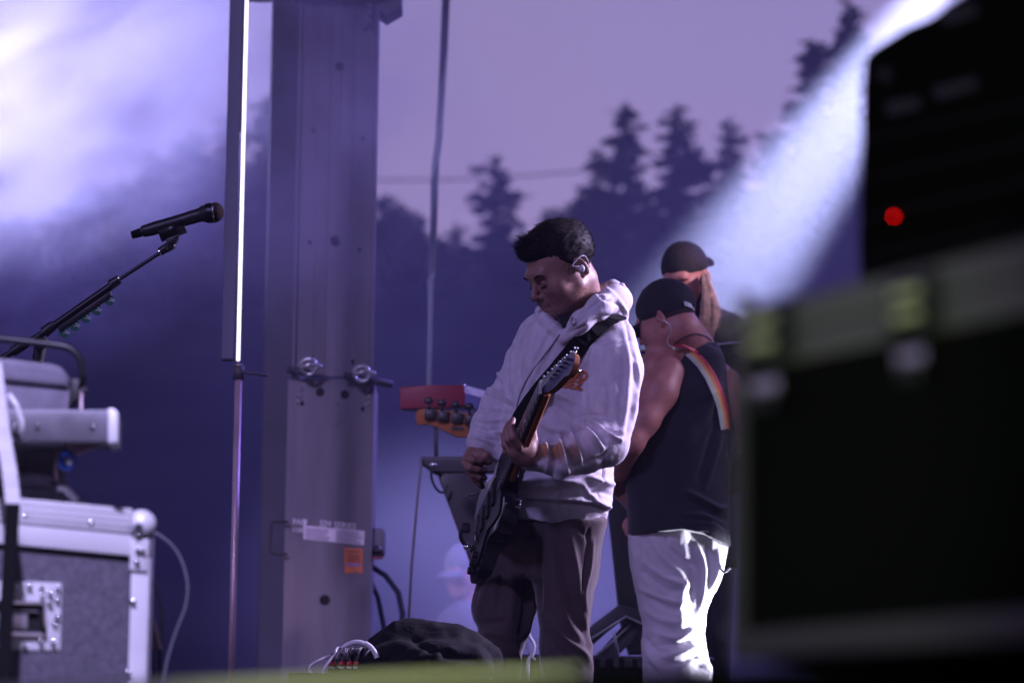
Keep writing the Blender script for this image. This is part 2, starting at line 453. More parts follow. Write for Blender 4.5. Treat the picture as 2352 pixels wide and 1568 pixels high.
# ------------------------------------------------------------------ air and smoke
def volume_mat(name, color, density, noise_scale=None, lo=0.4, hi=0.75, aniso=0.0, soft_edge=True, det=5, stretch=(1, 1, 1), power=1.0, seed=0.0):
    m = bpy.data.materials.new(name); m.use_nodes = True; n = m.node_tree; L = n.links.new
    n.nodes.remove(n.nodes['Principled BSDF'])
    v = n.nodes.new('ShaderNodeVolumePrincipled'); L(v.outputs[0], n.nodes['Material Output'].inputs['Volume'])
    v.inputs['Color'].default_value = (*color, 1); v.inputs['Anisotropy'].default_value = aniso
    if noise_scale is None:
        v.inputs['Density'].default_value = density; return m
    co = n.nodes.new('ShaderNodeTexCoord'); mp = n.nodes.new('ShaderNodeMapping'); L(co.outputs['Object'], mp.inputs[0])
    mp.inputs['Scale'].default_value = stretch; mp.inputs['Location'].default_value = (seed, seed * .7, 0)
    nz = n.nodes.new('ShaderNodeTexNoise'); nz.inputs['Scale'].default_value = noise_scale; nz.inputs['Detail'].default_value = det
    nz.inputs['Distortion'].default_value = 0.35; nz.inputs['Roughness'].default_value = 0.66 if det > 4 else 0.5
    L(mp.outputs[0], nz.inputs['Vector'])
    mr = n.nodes.new('ShaderNodeMapRange'); mr.interpolation_type = 'SMOOTHSTEP'
    mr.inputs['From Min'].default_value = lo; mr.inputs['From Max'].default_value = hi
    L(nz.outputs[0], mr.inputs[0])
    # falls off towards the edge of the ball (object space radius 1)
    ln = n.nodes.new('ShaderNodeVectorMath'); ln.operation = 'LENGTH'; L(co.outputs['Object'], ln.inputs[0])
    er = n.nodes.new('ShaderNodeMapRange'); er.interpolation_type = 'SMOOTHSTEP'
    er.inputs['From Min'].default_value = 1.0; er.inputs['From Max'].default_value = 0.25
    L(ln.outputs['Value'], er.inputs[0])
    mu = n.nodes.new('ShaderNodeMath'); mu.operation = 'MULTIPLY'; L(mr.outputs[0], mu.inputs[0]); L(er.outputs[0], mu.inputs[1])
    m2 = n.nodes.new('ShaderNodeMath'); m2.operation = 'MULTIPLY'; L(mu.outputs[0], m2.inputs[0]); m2.inputs[1].default_value = density
    L(m2.outputs[0], v.inputs['Density'])
    return m
def smoke(name, c, r, m, rot=None):
    me = bpy.data.meshes.new(name); bm = bmesh.new()
    bmesh.ops.create_icosphere(bm, subdivisions=3, radius=1.0); bm.to_mesh(me); bm.free()
    me.materials.append(m)
    o = bpy.data.objects.new(name, me); COL.objects.link(o)
    o.location = c; o.scale = r
    if rot: o.rotation_euler = rot
    o['kind'] = 'stuff'
    return o

# haze: a closed box round everything
def build_haze():
    bm = bmesh.new(); bmesh.ops.create_cube(bm, size=1, matrix=Matrix.Translation((0, 200, 38)) @ Matrix.Diagonal((520, 440, 84, 1)))
    o = from_bm('haze', bm, volume_mat('haze_air', (0.62, 0.60, 1.0), HAZE)); o['kind'] = 'stuff'
HAZE = 0.0003

def build_ground():
    # terrain: flat field round the stage, rising to a wooded ridge
    bm = bmesh.new(); nx, ny = 60, 60; vs = []
    for j in range(ny + 1):
        Y = -18 + (j / ny) ** 1.6 * 420
        row = []
        for i in range(nx + 1):
            X = (i / nx - 0.5) * 480
            t = min(1, max(0, (Y - 60) / 240)); t = t * t * (3 - 2 * t)
            ridge = 41 + 1.5 * math.sin(X * .05) + 1.2 * math.sin(X * .13 + 2) + .01 * X + min(14, max(0, X - 12) * .9)
            z = -1.3 + t * (ridge + 1.3) - max(0, Y - 305) * .35
            z += (mnoise.noise((X * .04, Y * .04, 3)) * 2.5 * t)
            row.append(bm.verts.new((X, Y, z)))
        vs.append(row)
    for j in range(ny):
        for i in range(nx):
            bm.faces.new((vs[j][i], vs[j][i + 1], vs[j + 1][i + 1], vs[j + 1][i]))
    o = from_bm('hillside', bm, MT['hill'], smooth=True); o['kind'] = 'structure'
    b = MB().box((0, 11.5, -0.15), (18, 18.4, 0.3)); o = b.done('stage_floor', MT['stagefloor']); o['kind'] = 'structure'
    # unseen roof and curtain, added to keep sky light off the deck
    o = MB().box((0, 6.5, 7.4), (19, 20, 0.25)).done('added_shade_roof', MT['blackmatt']); o['kind'] = 'structure'
    b = MB(); n = 80
    for (x0, y0, x1, y1) in ((-8.8, -3.2, 8.8, -3.2),):
        prev = None
        for i in range(n * 3 + 1):
            t = i / (n * 3); x = x0 + (x1 - x0) * t; y = y0 + .08 * math.sin(i * 1.1)
            v = (b.bm.verts.new((x, y, -1.2)), b.bm.verts.new((x, y, 7.2)))
            if prev: b.bm.faces.new((prev[0], v[0], v[1], prev[1]))
            prev = v
    o = b.done('added_shade_curtain', MT['blackmatt']); o['kind'] = 'structure'
    b = MB()
    for x in (-7, -3.5, 0, 3.5, 7):
        for y in (3, 8, 13, 18): b.box((x, y, -0.8), (0.12, 0.12, 1.1))
    o = b.done('stage_supports', MT['steeldark']); o['kind'] = 'structure'
    b = MB().box((0, 2.25, -0.62), (18, 0.04, 1.3)); o = b.done('stage_skirt', MT['blackmatt']); o['kind'] = 'structure'

# ------------------------------------------------------------------ trees
def tree_crown(kind, H, rad, seed, dens=1.0):
    """leaf tufts on whorls of branches; height H, base radius rad"""
    rnd = random.Random(seed); V = []; F = []; TV = []; TF = []
    def tuft(c, s, dr):
        k = len(V); 
        for _ in range(4):
            V.append((c[0] + rnd.gauss(0, s) + dr[0] * s * rnd.random(), c[1] + rnd.gauss(0, s) + dr[1] * s * rnd.random(), c[2] + rnd.gauss(0, s * .55)))
        F.extend([(k, k + 1, k + 2), (k, k + 2, k + 3), (k, k + 3, k + 1)])
    def limb(a, b, r):
        k = len(TV); a = Vector(a); b = Vector(b); d = (b - a).normalized(); u = d.orthogonal().normalized(); w = d.cross(u)
        for p, q in ((a, r), (b, r * .3)):
            for t in range(3):
                an = t * 2.094; TV.append(tuple(p + (u * math.cos(an) + w * math.sin(an)) * q))
        for t in range(3): TF.append((k + t, k + (t + 1) % 3, k + 3 + (t + 1) % 3, k + 3 + t))
    if kind == 'conifer':
        nb = int(H * 4.2); ph = rnd.random() * 6
        gaps = [rnd.uniform(.15, .8) for _ in range(2)]
        for i in range(nb):
            t = (i + rnd.random()) / nb; z = H * (0.06 + 0.94 * t)
            prof = rad * (1 - t) ** 0.62 * (0.86 + 0.16 * math.sin(t * 21 + seed)) + 0.25
            if any(abs(t - g) < .02 for g in gaps): prof *= .7
            if rnd.random() < 0.16: prof *= 1.4
            a = ph + i * 2.4 + rnd.random(); L = prof * rnd.uniform(.42, 1.08)
            dr = (math.cos(a), math.sin(a)); droop = -0.22 * L + 0.25 * t * L
            limb((0, 0, z), (dr[0] * L, dr[1] * L, z + droop), 0.07)
            n = max(4, int(L * 11 * dens))
            for q in range(n):
                u = (q + rnd.random()) / n; u = .12 + .88 * u
                s = 0.20 + 0.30 * (1 - u) * min(1, L / 2) + .05
                tuft((dr[0] * L * u + rnd.gauss(0, .12 * L), dr[1] * L * u + rnd.gauss(0, .12 * L), z + droop * u - rnd.random() * .25), s, dr)
        for q in range(12): tuft((0, 0, H * (.93 + .08 * rnd.random())), .12, (0, 0))
        trunk_r = 0.02 * H + .08
    else:
        lob = [(rnd.gauss(0, rad * .45), rnd.gauss(0, rad * .45), H * rnd.uniform(.35, .9), rad * rnd.uniform(.35, .6)) for _ in range(12)]
        for (x, y, z, r) in lob:
            limb((0, 0, H * .25), (x, y, z), .12)
            for q in range(int(150 * dens)):
                v = Vector((rnd.gauss(0, 1), rnd.gauss(0, 1), rnd.gauss(0, 1))).normalized() * r * rnd.random() ** .4
                tuft((x + v.x, y + v.y, z + v.z * 1.15), .2, (0, 0))
        trunk_r = .22
    me = bpy.data.meshes.new('crown'); me.from_pydata(V, [], F); me.materials.append(MT['needle'])
    b = MB().cyl((0, 0, -2), (0, 0, H * .96 if kind == 'conifer' else H * .6), trunk_r, .03, 7)
    tm = bpy.data.meshes.new('trunk')
    v0 = [tuple(v.co) for v in b.bm.verts]; b.bm.verts.index_update(); f0 = [tuple(v.index for v in f.verts) for f in b.bm.faces]; b.bm.free()
    off = len(v0); tm.from_pydata(v0 + TV, [], f0 + [tuple(i + off for i in f) for f in TF]); tm.materials.append(MT['bark'])
    return me, tm
TREES = [  # x px of axis, y px of top, half width px at its foot, foot y px, kind, distance, label
    (1437, 238, 62, 600, 'conifer', 262, 'tallest conifer of the ridge, left one of the three tall ones'),
    (1556, 240, 60, 600, 'conifer', 268, 'tall conifer with crooked drooping limbs, middle of the three tall ones'),
    (1675, 276, 52, 590, 'conifer', 272, 'tall narrow conifer nearest the pale light beam'),
    (1376, 345, 48, 600, 'conifer', 285, 'smaller conifer leaning against the left of the tallest conifer'),
    (1322, 425, 55, 600, 'leafy', 290, 'rounded bushy tree just left of the tall conifers'),
    (1137, 358, 56, 610, 'conifer', 266, 'single pointed conifer standing alone between hanging strap and guitarist'),
    (915, 432, 55, 620, 'leafy', 262, 'round topped tree beside the right edge of the lifting tower'),
    (972, 545, 36, 640, 'leafy', 272, 'low bushy tree directly behind the hanging strap'),
    (1043, 515, 30, 640, 'conifer', 276, 'small thin conifer just right of the hanging strap'),
    (1095, 560, 32, 640, 'leafy', 280, 'low scrubby tree at the foot of the lone pointed conifer'),
    (1778, 298, 46, 560, 'conifer', 250, 'hazy conifer half lost in the light beam'),
    (1862, 88, 56, 600, 'conifer', 225, 'hazy tall conifer above the beam, left of the pair by the black amplifier'),
    (1950, 2, 60, 600, 'conifer', 222, 'highest hazy conifer reaching the top edge beside the beam'),
    (1510, 430, 60, 620, 'conifer', 255, 'low spreading conifer filling the gap between the two tallest'),
    (1620, 455, 55, 620, 'conifer', 258, 'low conifer at the foot of the narrow one by the beam'),
    (1270, 520, 45, 640, 'leafy', 270, 'low bushy tree just above the dark hair of the guitarist'),
    (604, 225, 60, 640, 'conifer', 240, 'smoke veiled conifer seen between the lit pole and the lifting tower'),
    (520, 262, 66, 640, 'conifer', 244, 'smoke veiled conifer directly behind the lit pole'),
    (432, 300, 70, 640, 'conifer', 250, 'smoke veiled conifer above the head of the microphone'),
    (345, 352, 74, 650, 'conifer', 246, 'smoke veiled conifer above the tail of the microphone'),
    (262, 405, 76, 650, 'leafy', 249, 'smoke veiled broad tree above the thin part of the boom'),
    (170, 455, 80, 660, 'conifer', 252, 'smoke veiled conifer above the green picks'),
    (60, 510, 84, 660, 'leafy', 250, 'smoke veiled broad tree at the left edge of the view'),
]
def build_trees():
    for i, (x, y, hw, yf, kind, Y, lab) in enumerate(TREES):
        top = W(x, y, Y); foot = W(x, yf, Y)
        H = top.z - foot.z + 3; rad = M(hw, Y) * (2.3 if kind == 'conifer' else 1.4)
        cm, tm = tree_crown(kind, H, rad, 11 + i * 3, 2.0 if x > 1750 or x < 700 else 1.1)
        t = empty('conifer_tree' if kind == 'conifer' else 'leafy_tree', (foot.x, Y, foot.z - 3), lab, 'tree', 'trees along the ridge behind the stage')
        for nm, me in (('crown', cm), ('trunk', tm)):
            o = bpy.data.objects.new(nm, me); COL.objects.link(o); o.parent = t
            if kind == 'conifer' and nm == 'crown': pass
    # low wooded mass that closes the foot of the ridge
    rnd = random.Random(5); V = []; F = []
    for q in range(15000):
        x = rnd.uniform(-60, 2500); Y = rnd.uniform(225, 300)
        yb = 612 + 14 * math.sin(x * .013) + 8 * math.sin(x * .05 + 1) + (x - 1100) * -0.012 - min(190, max(0, x - 1640) * .9)
        y = yb + abs(rnd.gauss(0, 1)) * 55 - 6
        c = W(x, y, Y); s = rnd.uniform(.35, .9); k = len(V)
        for _ in range(4): V.append((c.x + rnd.gauss(0, s), c.y + rnd.gauss(0, s), c.z + rnd.gauss(0, s)))
        F.extend([(k, k + 1, k + 2), (k, k + 2, k + 3), (k, k + 3, k + 1)])
    me = bpy.data.meshes.new('scrub'); me.from_pydata(V, [], F); me.materials.append(MT['needle'])
    o = bpy.data.objects.new('ridge_scrub', me); COL.objects.link(o); o['kind'] = 'stuff'
    # overhead line
    pts = [W(840 + (1440 - 840) * t, 414 - 32 * t + 10 * math.sin(math.pi * t), 150) for t in [i / 16 for i in range(17)]]
    pts = [W(500, 428, 150)] + pts + [W(1900, 352, 150), W(2500, 300, 150)]
    o = MB().tube(pts, 0.035, 5).done('overhead_line', MT['steeldark'])
    tag(o, 'thin overhead line crossing the pale sky behind the lone conifer', 'cable')

# ------------------------------------------------------------------ lifting tower and poles
def build_tower():
    Y = 14.0
    t = empty('lifting_tower', (W(747, 1400, Y).x, Y, 0), 'tall grey steel lifting tower mast with pins, holes and orange warning sticker', 'tower')
    def vbox(name, x0, x1, ytop, ybot, Yf, depth, mt, bev=0.006):
        # upright box whose front spans the given photo positions at both ends
        a = W(x0, (ytop + ybot) / 2, Yf); b = W(x1, (ytop + ybot) / 2, Yf)
        zt = W((x0 + x1) / 2, ytop, Yf).z; zb = W((x0 + x1) / 2, ybot, Yf).z if ybot < 2500 else 0.02
        m = MB().box(((a.x + b.x) / 2, Yf + depth / 2, (zt + zb) / 2), (b.x - a.x, depth, zt - zb), bev=bev, seg=2)
        return soft(m.done(name, mt, t))
    # outer sleeve (lower) and the inner mast that slides in it
    Z = lambda y, x=760: W(x, y, Y).z
    zt = Z(870); xl = W(661, 880, Y).x; xr = W(862, 880, Y).x; D = .3
    cx = (xl + xr) / 2
    lean = 0.0
    fr = MB().box((cx, Y + .006, zt / 2 + .01), (xr - xl, .012, zt - .02), bev=.003)
    soft(fr.done('front_plate', MT['steel'], t))
    for s, xx in ((-1, xl), (1, xr)):
        soft(MB().box((xx - s * .006, Y + .02 + D / 2, zt / 2), (.012, D, zt - .04), bev=.003).done('side_plate', MT['steel'], t))
    # inner mast: channel with two raised flanks
    zi0 = zt - .35; zi1 = Z(-260); ixl = W(668, 860, Y).x + .004; ixr = W(856, 860, Y).x - .004; w = ixr - ixl
    soft(MB().box(((ixl + ixr) / 2, Y + .035, (zt + .01 + zi1) / 2), (w - .02, .02, zi1 - zt - .01), bev=.003).done('inner_mast', MT['steel'], t))
    for k, u in enumerate((0.015, 0.985)):
        x = ixl + w * u
        soft(MB().box((x, Y + .035, (zt + .01 + zi1) / 2), (.016, .05, zi1 - zt - .01), bev=.004).done('flange', MT['steel'], t))
    for u in (0.33, 0.62):
        soft(MB().box((ixl + w * u, Y + .030, (zt + .01 + zi1) / 2), (.05, .016, zi1 - zt - .01), bev=.006, seg=3).done('rib', MT['steel'], t))
    # top bracket
    p = [W(868, 22, Y), W(885, 34, Y), W(922, 12, Y), W(922, -60, Y), W(868, -60, Y)]
    MB().prism(p, (0, .2, 0)).done('bracket', MT['steel'], t)
    soft(MB().box(((ixl + ixr) / 2, Y + .02, Z(-45)), (w + .06, .12, .16), bev=.01).done('head_collar', MT['steel'], t))
    def hole(x, y, r, rx=1.0, dep=0.0, Yh=Y):
        c = W(x, y, Yh + dep)
        m = MB().cyl((c.x, Yh + dep - .0025, c.z), (c.x, Yh + dep + .004, c.z), M(r, Y), n=20)
        if rx != 1:
            for v in m.bm.verts: v.co.x = c.x + (v.co.x - c.x) * rx
        m.done('hole_shade_disc', MT['hole'], t)  # solid dark disc; its colour stands in for the hole's shade
    fi = .025  # face of the inner mast
    for (x, y, r) in ((779, 152, 9), (768, 551, 10)): hole(x, y, r, dep=.009)
    for (x, y, r) in ((720, 300, 6), (833, 319, 6), (711, 557, 6), (826, 574, 6), (758, 30, 6), (813, 38, 7), (840, 68, 5)): hole(x, y, r, .75, fi)
    for (x, y, r) in ((735, 900, 10), (792, 906, 10), (746, 1377, 12)): hole(x, y, r)
    for (x, y, r) in ((694, 926, 6), (833, 939, 6), (719, 822, 6), (810, 831, 6), (708, 1535, 5)): hole(x, y, r, .7, 0 if y > 870 else fi)
    # screws
    for (x, y) in ((688, 893), (687, 908), (686, 922), (845, 897), (845, 912), (844, 928), (775, 925)):
        c = W(x, y, Y)
        soft(MB().cyl((c.x, Y - .008, c.z), (c.x, Y, c.z), M(5, Y), M(6.5, Y), 12).done('bolt', MT['shelf'], t))
    for (x, y) in ((849, 18), (848, 34), (848, 53)):
        c = W(x, y, Y); soft(MB().cyl((c.x, Y - .05, c.z), (c.x, Y, c.z), M(5, Y), M(5, Y), 12).done('bolt', MT['shelf'], t))
    # oval plate under the two holes
    c = W(765, 955, Y)
    m = MB().cyl((c.x, Y - .006, c.z), (c.x, Y, c.z), M(22, Y), n=24)
    for v in m.bm.verts: v.co.x = c.x + (v.co.x - c.x) * .68
    soft(m.done('oval_plate', MT['steel'], t))
    # two locking pins with split rings
    for (x, y, xa, ya, xb, yb) in ((709, 842, 660, 848, 712, 857), (831, 858, 790, 862, 902, 883)):
        pin = MB().tube([W(xa, ya, Y - .05), W(xb, yb, Y - .05)], M(8.5, Y), 12).done('locking_pin', MT['steeldark'], t, smooth=True)
        c = W(x, y, Y - .1); r = M(17, Y)
        ring = [c + Vector((math.cos(a) * r * 1.05, -.01 * math.sin(a), math.sin(a) * r)) for a in [i * 6.4 / 20 for i in range(21)]]
        MB().tube(ring, M(4.5, Y), 8).done('split_ring', MT['alu'], pin, smooth=True)
        d = W(x, y + 2, Y - .11)
        MB().tube([W(x - 17, y + 2, Y - .12), W(x + 4, y - 6, Y - .12), W(x + 26, y - 2, Y - .1), W(x + 30, y + 2, Y - .1)], M(4.5, Y), 8).done('pin_clip', MT['alu'], pin, smooth=True)
    # handle at the left edge
    MB().tube([W(662, 1198, Y - .03), W(628, 1198, Y - .04), W(623, 1203, Y - .04), W(622, 1265, Y - .04), W(627, 1270, Y - .04), W(660, 1272, Y - .03)], M(3.2, Y), 8).done('handle', MT['steeldark'], t, smooth=True)
    # stickers
    def sticker(name, quad, mt, dep=.004, par=t, off=0.0):
        pts = [W(x, y, Y) for x, y in quad]
        for q in pts: q.y = Y - dep
        return MB().prism(pts, (0, .002, 0)).done(name, mt, par)
    lab = sticker('rating_label', ((697, 1206), (838, 1219), (836, 1251), (697, 1238)), MT['labelw'])
    sticker('label_bar', ((698, 1192), (704, 1193), (703, 1207), (697, 1206)), MT['labelw'], .004, lab)
    rnd = random.Random(3)
    for k in range(5):
        y0 = 1211 + k * 5.4
        for (xa, xb) in ((702, 758), (772, 832)):
            e = xb - rnd.uniform(0, 14)
            f = lambda x: (x - 697) * .092
            sticker('text_line', ((xa, y0 + f(xa)), (e, y0 + f(e)), (e, y0 + 2.6 + f(e)), (xa, y0 + 2.6 + f(xa))), MT['labeltext'], .0065, lab)
    og = sticker('warning_label', ((791, 1257), (833, 1259), (833, 1316), (820, 1315), (816, 1309), (811, 1315), (791, 1315)), MT['labelo'])
    sticker('text_block', ((796, 1264), (829, 1265), (829, 1269), (796, 1268)), MT['labelb'], .0065, og)
    for k in range(4): sticker('text_block', ((798, 1273 + k * 4.6), (827, 1274 + k * 4.6), (827, 1276.6 + k * 4.6), (798, 1275.6 + k * 4.6)), MT['labelb'], .0065, og)
    sticker('blue_bar', ((795, 1293), (829, 1294), (829, 1300), (795, 1299)), MT['labelblue'], .0065, og)
    for (q, ch, sz, x, y) in (('lettering', 'SIM SERIES', 15.5, 733, 1207.5), ('lettering', 'PA01', 13.5, 672, 1203), ('lettering', '11001', 12, 671, 1221)):
        text(q, ch, W(x, y, Y - .006), M(sz, Y), MT['labelw'], t, rot=-.085 if sz > 14 else -.03, bold=.02, sx=.92)
    # motor box on the right flank and its drooping cable
    mb = soft(MB().box(W(868, 1245, Y + .1), (M(34, Y), .14, M(62, Y)), bev=.012, seg=3).done('winch_box', MT['steel'], t))
    soft(MB().box(W(866, 1262, Y + .02), (M(22, Y), .03, M(20, Y)), bev=.01).done('winch_knob', MT['black'], mb))
    MB().box(W(866, 1280, Y + .02), (M(26, Y), .03, M(6, Y))).done('red_mark', MT['red'], mb)
    MB().tube([W(852, 1300, Y + .1), W(885, 1320, Y + .15), W(915, 1360, Y + .2), W(925, 1410, Y + .2), W(915, 1470, Y + .2), W(905, 1620, Y + .2)], M(7, Y), 8).done('drooping_cable', MT['strapgrey'], t, smooth=True)
    MB().tube([W(850, 1330, Y + .2), W(868, 1370, Y + .2), W(882, 1440, Y + .2), W(896, 1600, Y + .2)], M(6, Y), 8).done('drooping_cable', MT['strapgrey'], t, smooth=True)
    # outriggers at the foot, on the deck
    MB().box((cx, Y + .15, .04), (1.3, .5, .06), bev=.01).done('base_plate', MT['steeldark'], t)

def text(name, s, loc, size, mt, p, rot=0.0, bold=0.0, sx=1.0, thick=.0006):
    cu = bpy.data.curves.new(name, 'FONT'); cu.body = s; cu.size = size * 1.3; cu.offset = bold * size; cu.extrude = thick; cu.resolution_u = 2
    o = bpy.data.objects.new(name, cu)
    COL.objects.link(o)
    dg = bpy.context.evaluated_depsgraph_get(); dg.update()
    me = bpy.data.meshes.new_from_object(o.evaluated_get(dg)); bpy.data.objects.remove(o)
    me.transform(Matrix.Translation(loc) @ Matrix.Rotation(R(90), 4, 'X') @ Matrix.Rotation(rot, 4, 'Z') @ Matrix.Diagonal((sx, 1, 1, 1)))
    me.materials.clear()
    return link(name, me, mt, p)

def build_poles():
    # lit upright: box profile with a glowing tube on its edge, thin pole below
    Y = 12.4
    t = empty('light_pole', (W(525, 1560, Y).x, Y, 0), 'slim upright pole with a glowing white tube along its upper half', 'pole')
    a = W(547, 826, Y); zt = W(575, -120, Y).z; zb = W(546, 828, Y).z; x = a.x
    def tw(n): return M(n, Y)
    MB().cyl((x, Y, zb), (x, Y, zt), tw(3.9), n=14, caps=True).done('glowing_tube', MT['tube'], t, smooth=False)
    soft(MB().box((x - tw(27), Y + .045, (zb + zt) / 2 + .01), (tw(30), .01, zt - zb), bev=.004).done('diffuser_strip', MT['diffuser'], t))
    soft(MB().box((x - tw(27), Y + .062, (zb + zt) / 2), (tw(28), .012, zt - zb - .01), bev=.003).done('housing', MT['steeldark'], t))
    MB().cyl((x + .002, Y + .01, 0.02), (x + .002, Y + .01, zb - .01), tw(8), n=14).done('lower_pole', MT['pinksteel'], t, smooth=True)
    MB().tube([W(546, 852, Y), W(615, 862, Y)], tw(3.5), 8).done('side_arm', MT['steeldark'], t, smooth=True)
    MB().cyl((x + .002, Y + .01, zb - .06), (x + .002, Y + .01, zb - .015), tw(13), n=14).done('clamp', MT['steeldark'], t, smooth=True)
    MB().cyl((x, Y, .002), (x, Y, .03), .2, n=28).done('base', MT['steeldark'], t)
    # dark box column and cross bar behind
    Y2 = 15.2
    c = empty('steel_frame', (W(655, 800, Y2).x, Y2, 0), 'dark steel column and cross bar standing between lit pole and lifting tower', 'frame')
    xl = W(612, 700, Y2).x; xr = W(700, 700, Y2).x; zt = W(650, -200, Y2).z
    soft(MB().box(((xl + xr) / 2, Y2, zt / 2), (xr - xl, .2, zt), bev=.008).done('column', MT['column'], c))
    z = W(620, -8, Y2).z
    soft(MB().box(((W(560, 0, Y2).x + xl) / 2, Y2, z + .1), (xl - W(560, 0, Y2).x + .02, .15, .22), bev=.006).done('cross_bar', MT['steeldark'], c))
    soft(MB().box((W(556, 0, Y2).x, Y2, (W(560, 300, Y2).z + z) / 2 + .3), (M(22, Y2), .1, z - W(560, 300, Y2).z + .6), bev=.006).done('hanger', MT['steeldark'], c))
    # hanging strap
    Y3 = 16.2
    pts = [(1026, -60, 9), (1024, 0, 9), (1019, 120, 9), (1014, 220, 8), (1008, 320, 8), (1001, 370, 8), (998, 420, 8.5), (996, 520, 8), (992, 620, 8), (990, 640, 6)]
    st = MB().ribbon([W(x, y, Y3) for x, y, w in pts], [M(2 * w, Y3) for _, _, w in pts], [Vector((1, .25 * math.sin(i * 1.1), 0)) for i in range(len(pts))], .006).done('hanging_strap', MT['strapgrey'])
    tag(st, 'dark strap hanging down in front of the sky right of the tower', 'strap')
    MB().ribbon([W(990, 641, Y3), W(989, 760, Y3), W(985, 900, Y3), W(984, 960, Y3)], [M(11, Y3), M(9, Y3), M(9, Y3), M(8, Y3)], [Vector((1, .2, 0))] * 4, .005).done('strap_tail', MT['column'], st)
# ------------------------------------------------------------------ left foreground: cases and fixtures (about 5.4 m away)
def quadbox(name, q, Ys, depth, mt, p, bev=.004, seg=2):
    """a solid whose front face has the given photo outline; Ys gives its distance at each corner"""
    pts = [W(x, y, Yk) for (x, y), Yk in zip(q, Ys)]
    m = MB().prism(pts, depth, bev=bev, seg=seg)
    return soft(m.done(name, mt, p), 30)
def build_left():
    Y = 6.480
    fc = empty('flight_case', (W(-300, 1500, Y).x, Y + .2, 0), 'grey flight case with bright aluminium edges and ball corner at the left', 'case')
    F = lambda x: Y + (x - 150) * .0004
    dv = Vector((-.12, .42, 0))
    quadbox('panel', [(-700, 1140), (310, 1235), (296, 2150), (-700, 2150)], [F(-700), F(310), F(296), F(-700)], dv, MT['laminate'], fc, .002)
    up = Vector((0, -.006, 0))
    def plate(name, q, mt, dy=-.006, th=.006, par=fc, bev=.002):
        pts = [W(x, y, F(x)) + Vector((0, dy, 0)) for x, y in q]
        return soft(MB().prism(pts, (0, th, 0), bev=bev).done(name, mt, par), 30)
    ra = plate('top_edging', [(-700, 1082), (304, 1175), (304, 1226), (-700, 1133)], MT['alurail'], -.014, .03, bev=.004)
    rb = plate('lower_edging', [(-700, 1136), (304, 1229), (304, 1277), (-700, 1182)], MT['alurail'], -.012, .014)
    for k in range(3):
        o = 8 + k * 14
        plate('edging_groove', [(-700, 1082 + o), (300, 1175 + o), (300, 1176.6 + o), (-700, 1083.6 + o)], MT['laminate'], -.0146, .002, ra, 0)
    # top face edging catches the light
    tp = [W(-700, 1081, F(-700)), W(306, 1174, F(306)), W(306, 1174, F(306)) + dv, W(-700, 1081, F(-700)) + dv]
    MB().prism([p + Vector((0, -.012, -.002)) for p in tp], (0, 0, .006), bev=.002).done('lid_top', MT['alurail'], fc)
    plate('corner_edging', [(304, 1276), (347, 1282), (318, 2150), (278, 2150)], MT['alurail'], -.014, .02)
    pts = [W(340, 1230, F(340)) + Vector((.004, -.005, 0)), W(346, 1282, F(346)), W(318, 2100, F(318))]
    side = [W(346, 1230, F(346)), W(318, 2150, F(318)), W(318, 2150, F(318)) + dv, W(346, 1230, F(346)) + dv]
    MB().prism(side, (.006, 0, 0)).done('side_panel', MT['laminate'], fc)
    # ball corner
    c = W(323, 1203, F(323)) + Vector((0, .01, 0))
    bc = soft(MB().sph(c, M(35, Y), 24).done('ball_corner', MT['alurail'], fc), 60)
    MB().cyl(W(318, 1212, F(318) - .03), W(318, 1212, F(318) - .008), M(11, Y), n=16).done('corner_dimple', MT['steeldark'], bc)
    plate('corner_bracket', [(303, 1235), (346, 1239), (341, 1314), (300, 1310)], MT['alurail'], -.02, .006, bc)
    def rivet(x, y, par, r=6.5, dy=-.02):
        q = W(x, y, F(x)) + Vector((0, dy, 0))
        MB().sph(q, M(r, Y), 12, (1, .6, 1)).done('rivet', MT['chrome'], par, smooth=True)
    for x, y in ((318, 1230), (320, 1265), (332, 1267), (318, 1292)): rivet(x, y, bc, 6.5, -.026)
    for x, y in ((59, 1187), (210, 1202)): rivet(x, y, ra, 7.5, -.016)
    for x, y in ((308, 1382), (297, 1543)): rivet(x, y, fc, 7)
    # recessed butterfly latch
    la = plate('latch_dish', [(-60, 1332), (139, 1338), (143, 1343), (140, 1490), (136, 1494), (-60, 1490)], MT['alurail'], -.007, .006)
    plate('latch_recess_shade', [(-30, 1378), (108, 1382), (110, 1462), (-30, 1458)], MT['hole'], -.009, .003, la)  # shade of the recess put into a dark plate
    for q in ([(-30, 1378), (108, 1382), (100, 1392), (-30, 1388)], [(-30, 1448), (96, 1452), (110, 1463), (-30, 1459)], [(98, 1384), (109, 1382), (111, 1462), (99, 1452)]):
        plate('recess_rim', q, MT['chrome'], -.016, .01, la, .001)
    plate('latch_wing', [(-10, 1408), (66, 1410), (66, 1446), (-10, 1444)], MT['alu'], -.018, .008, la)
    plate('latch_bar', [(10, 1400), (90, 1402), (90, 1407), (10, 1405)], MT['chrome'], -.02, .008, la)
    for x, y in ((45, 1348), (71, 1348), (99, 1350), (135, 1352), (118, 1363), (134, 1376), (118, 1386), (134, 1415), (129, 1430), (125, 1475), (97, 1474), (60, 1480), (100, 1370)): rivet(x, y, la, 6.5, -.014)
    # straps: pale webbing above, black below
    Ys = 6.300
    ws = MB().ribbon([W(-14, 830, Ys), W(-5, 900, Ys), W(5, 985, Ys), W(22, 1080, Ys), W(31, 1160, Ys)], [M(34, Ys)] * 5, [Vector((1, 0, 0))] * 5, .004).done('white_webbing_strap', MT['whiteweb'])
    tag(ws, 'bright white ribbed webbing strap hanging over the boxes at the left edge', 'strap')
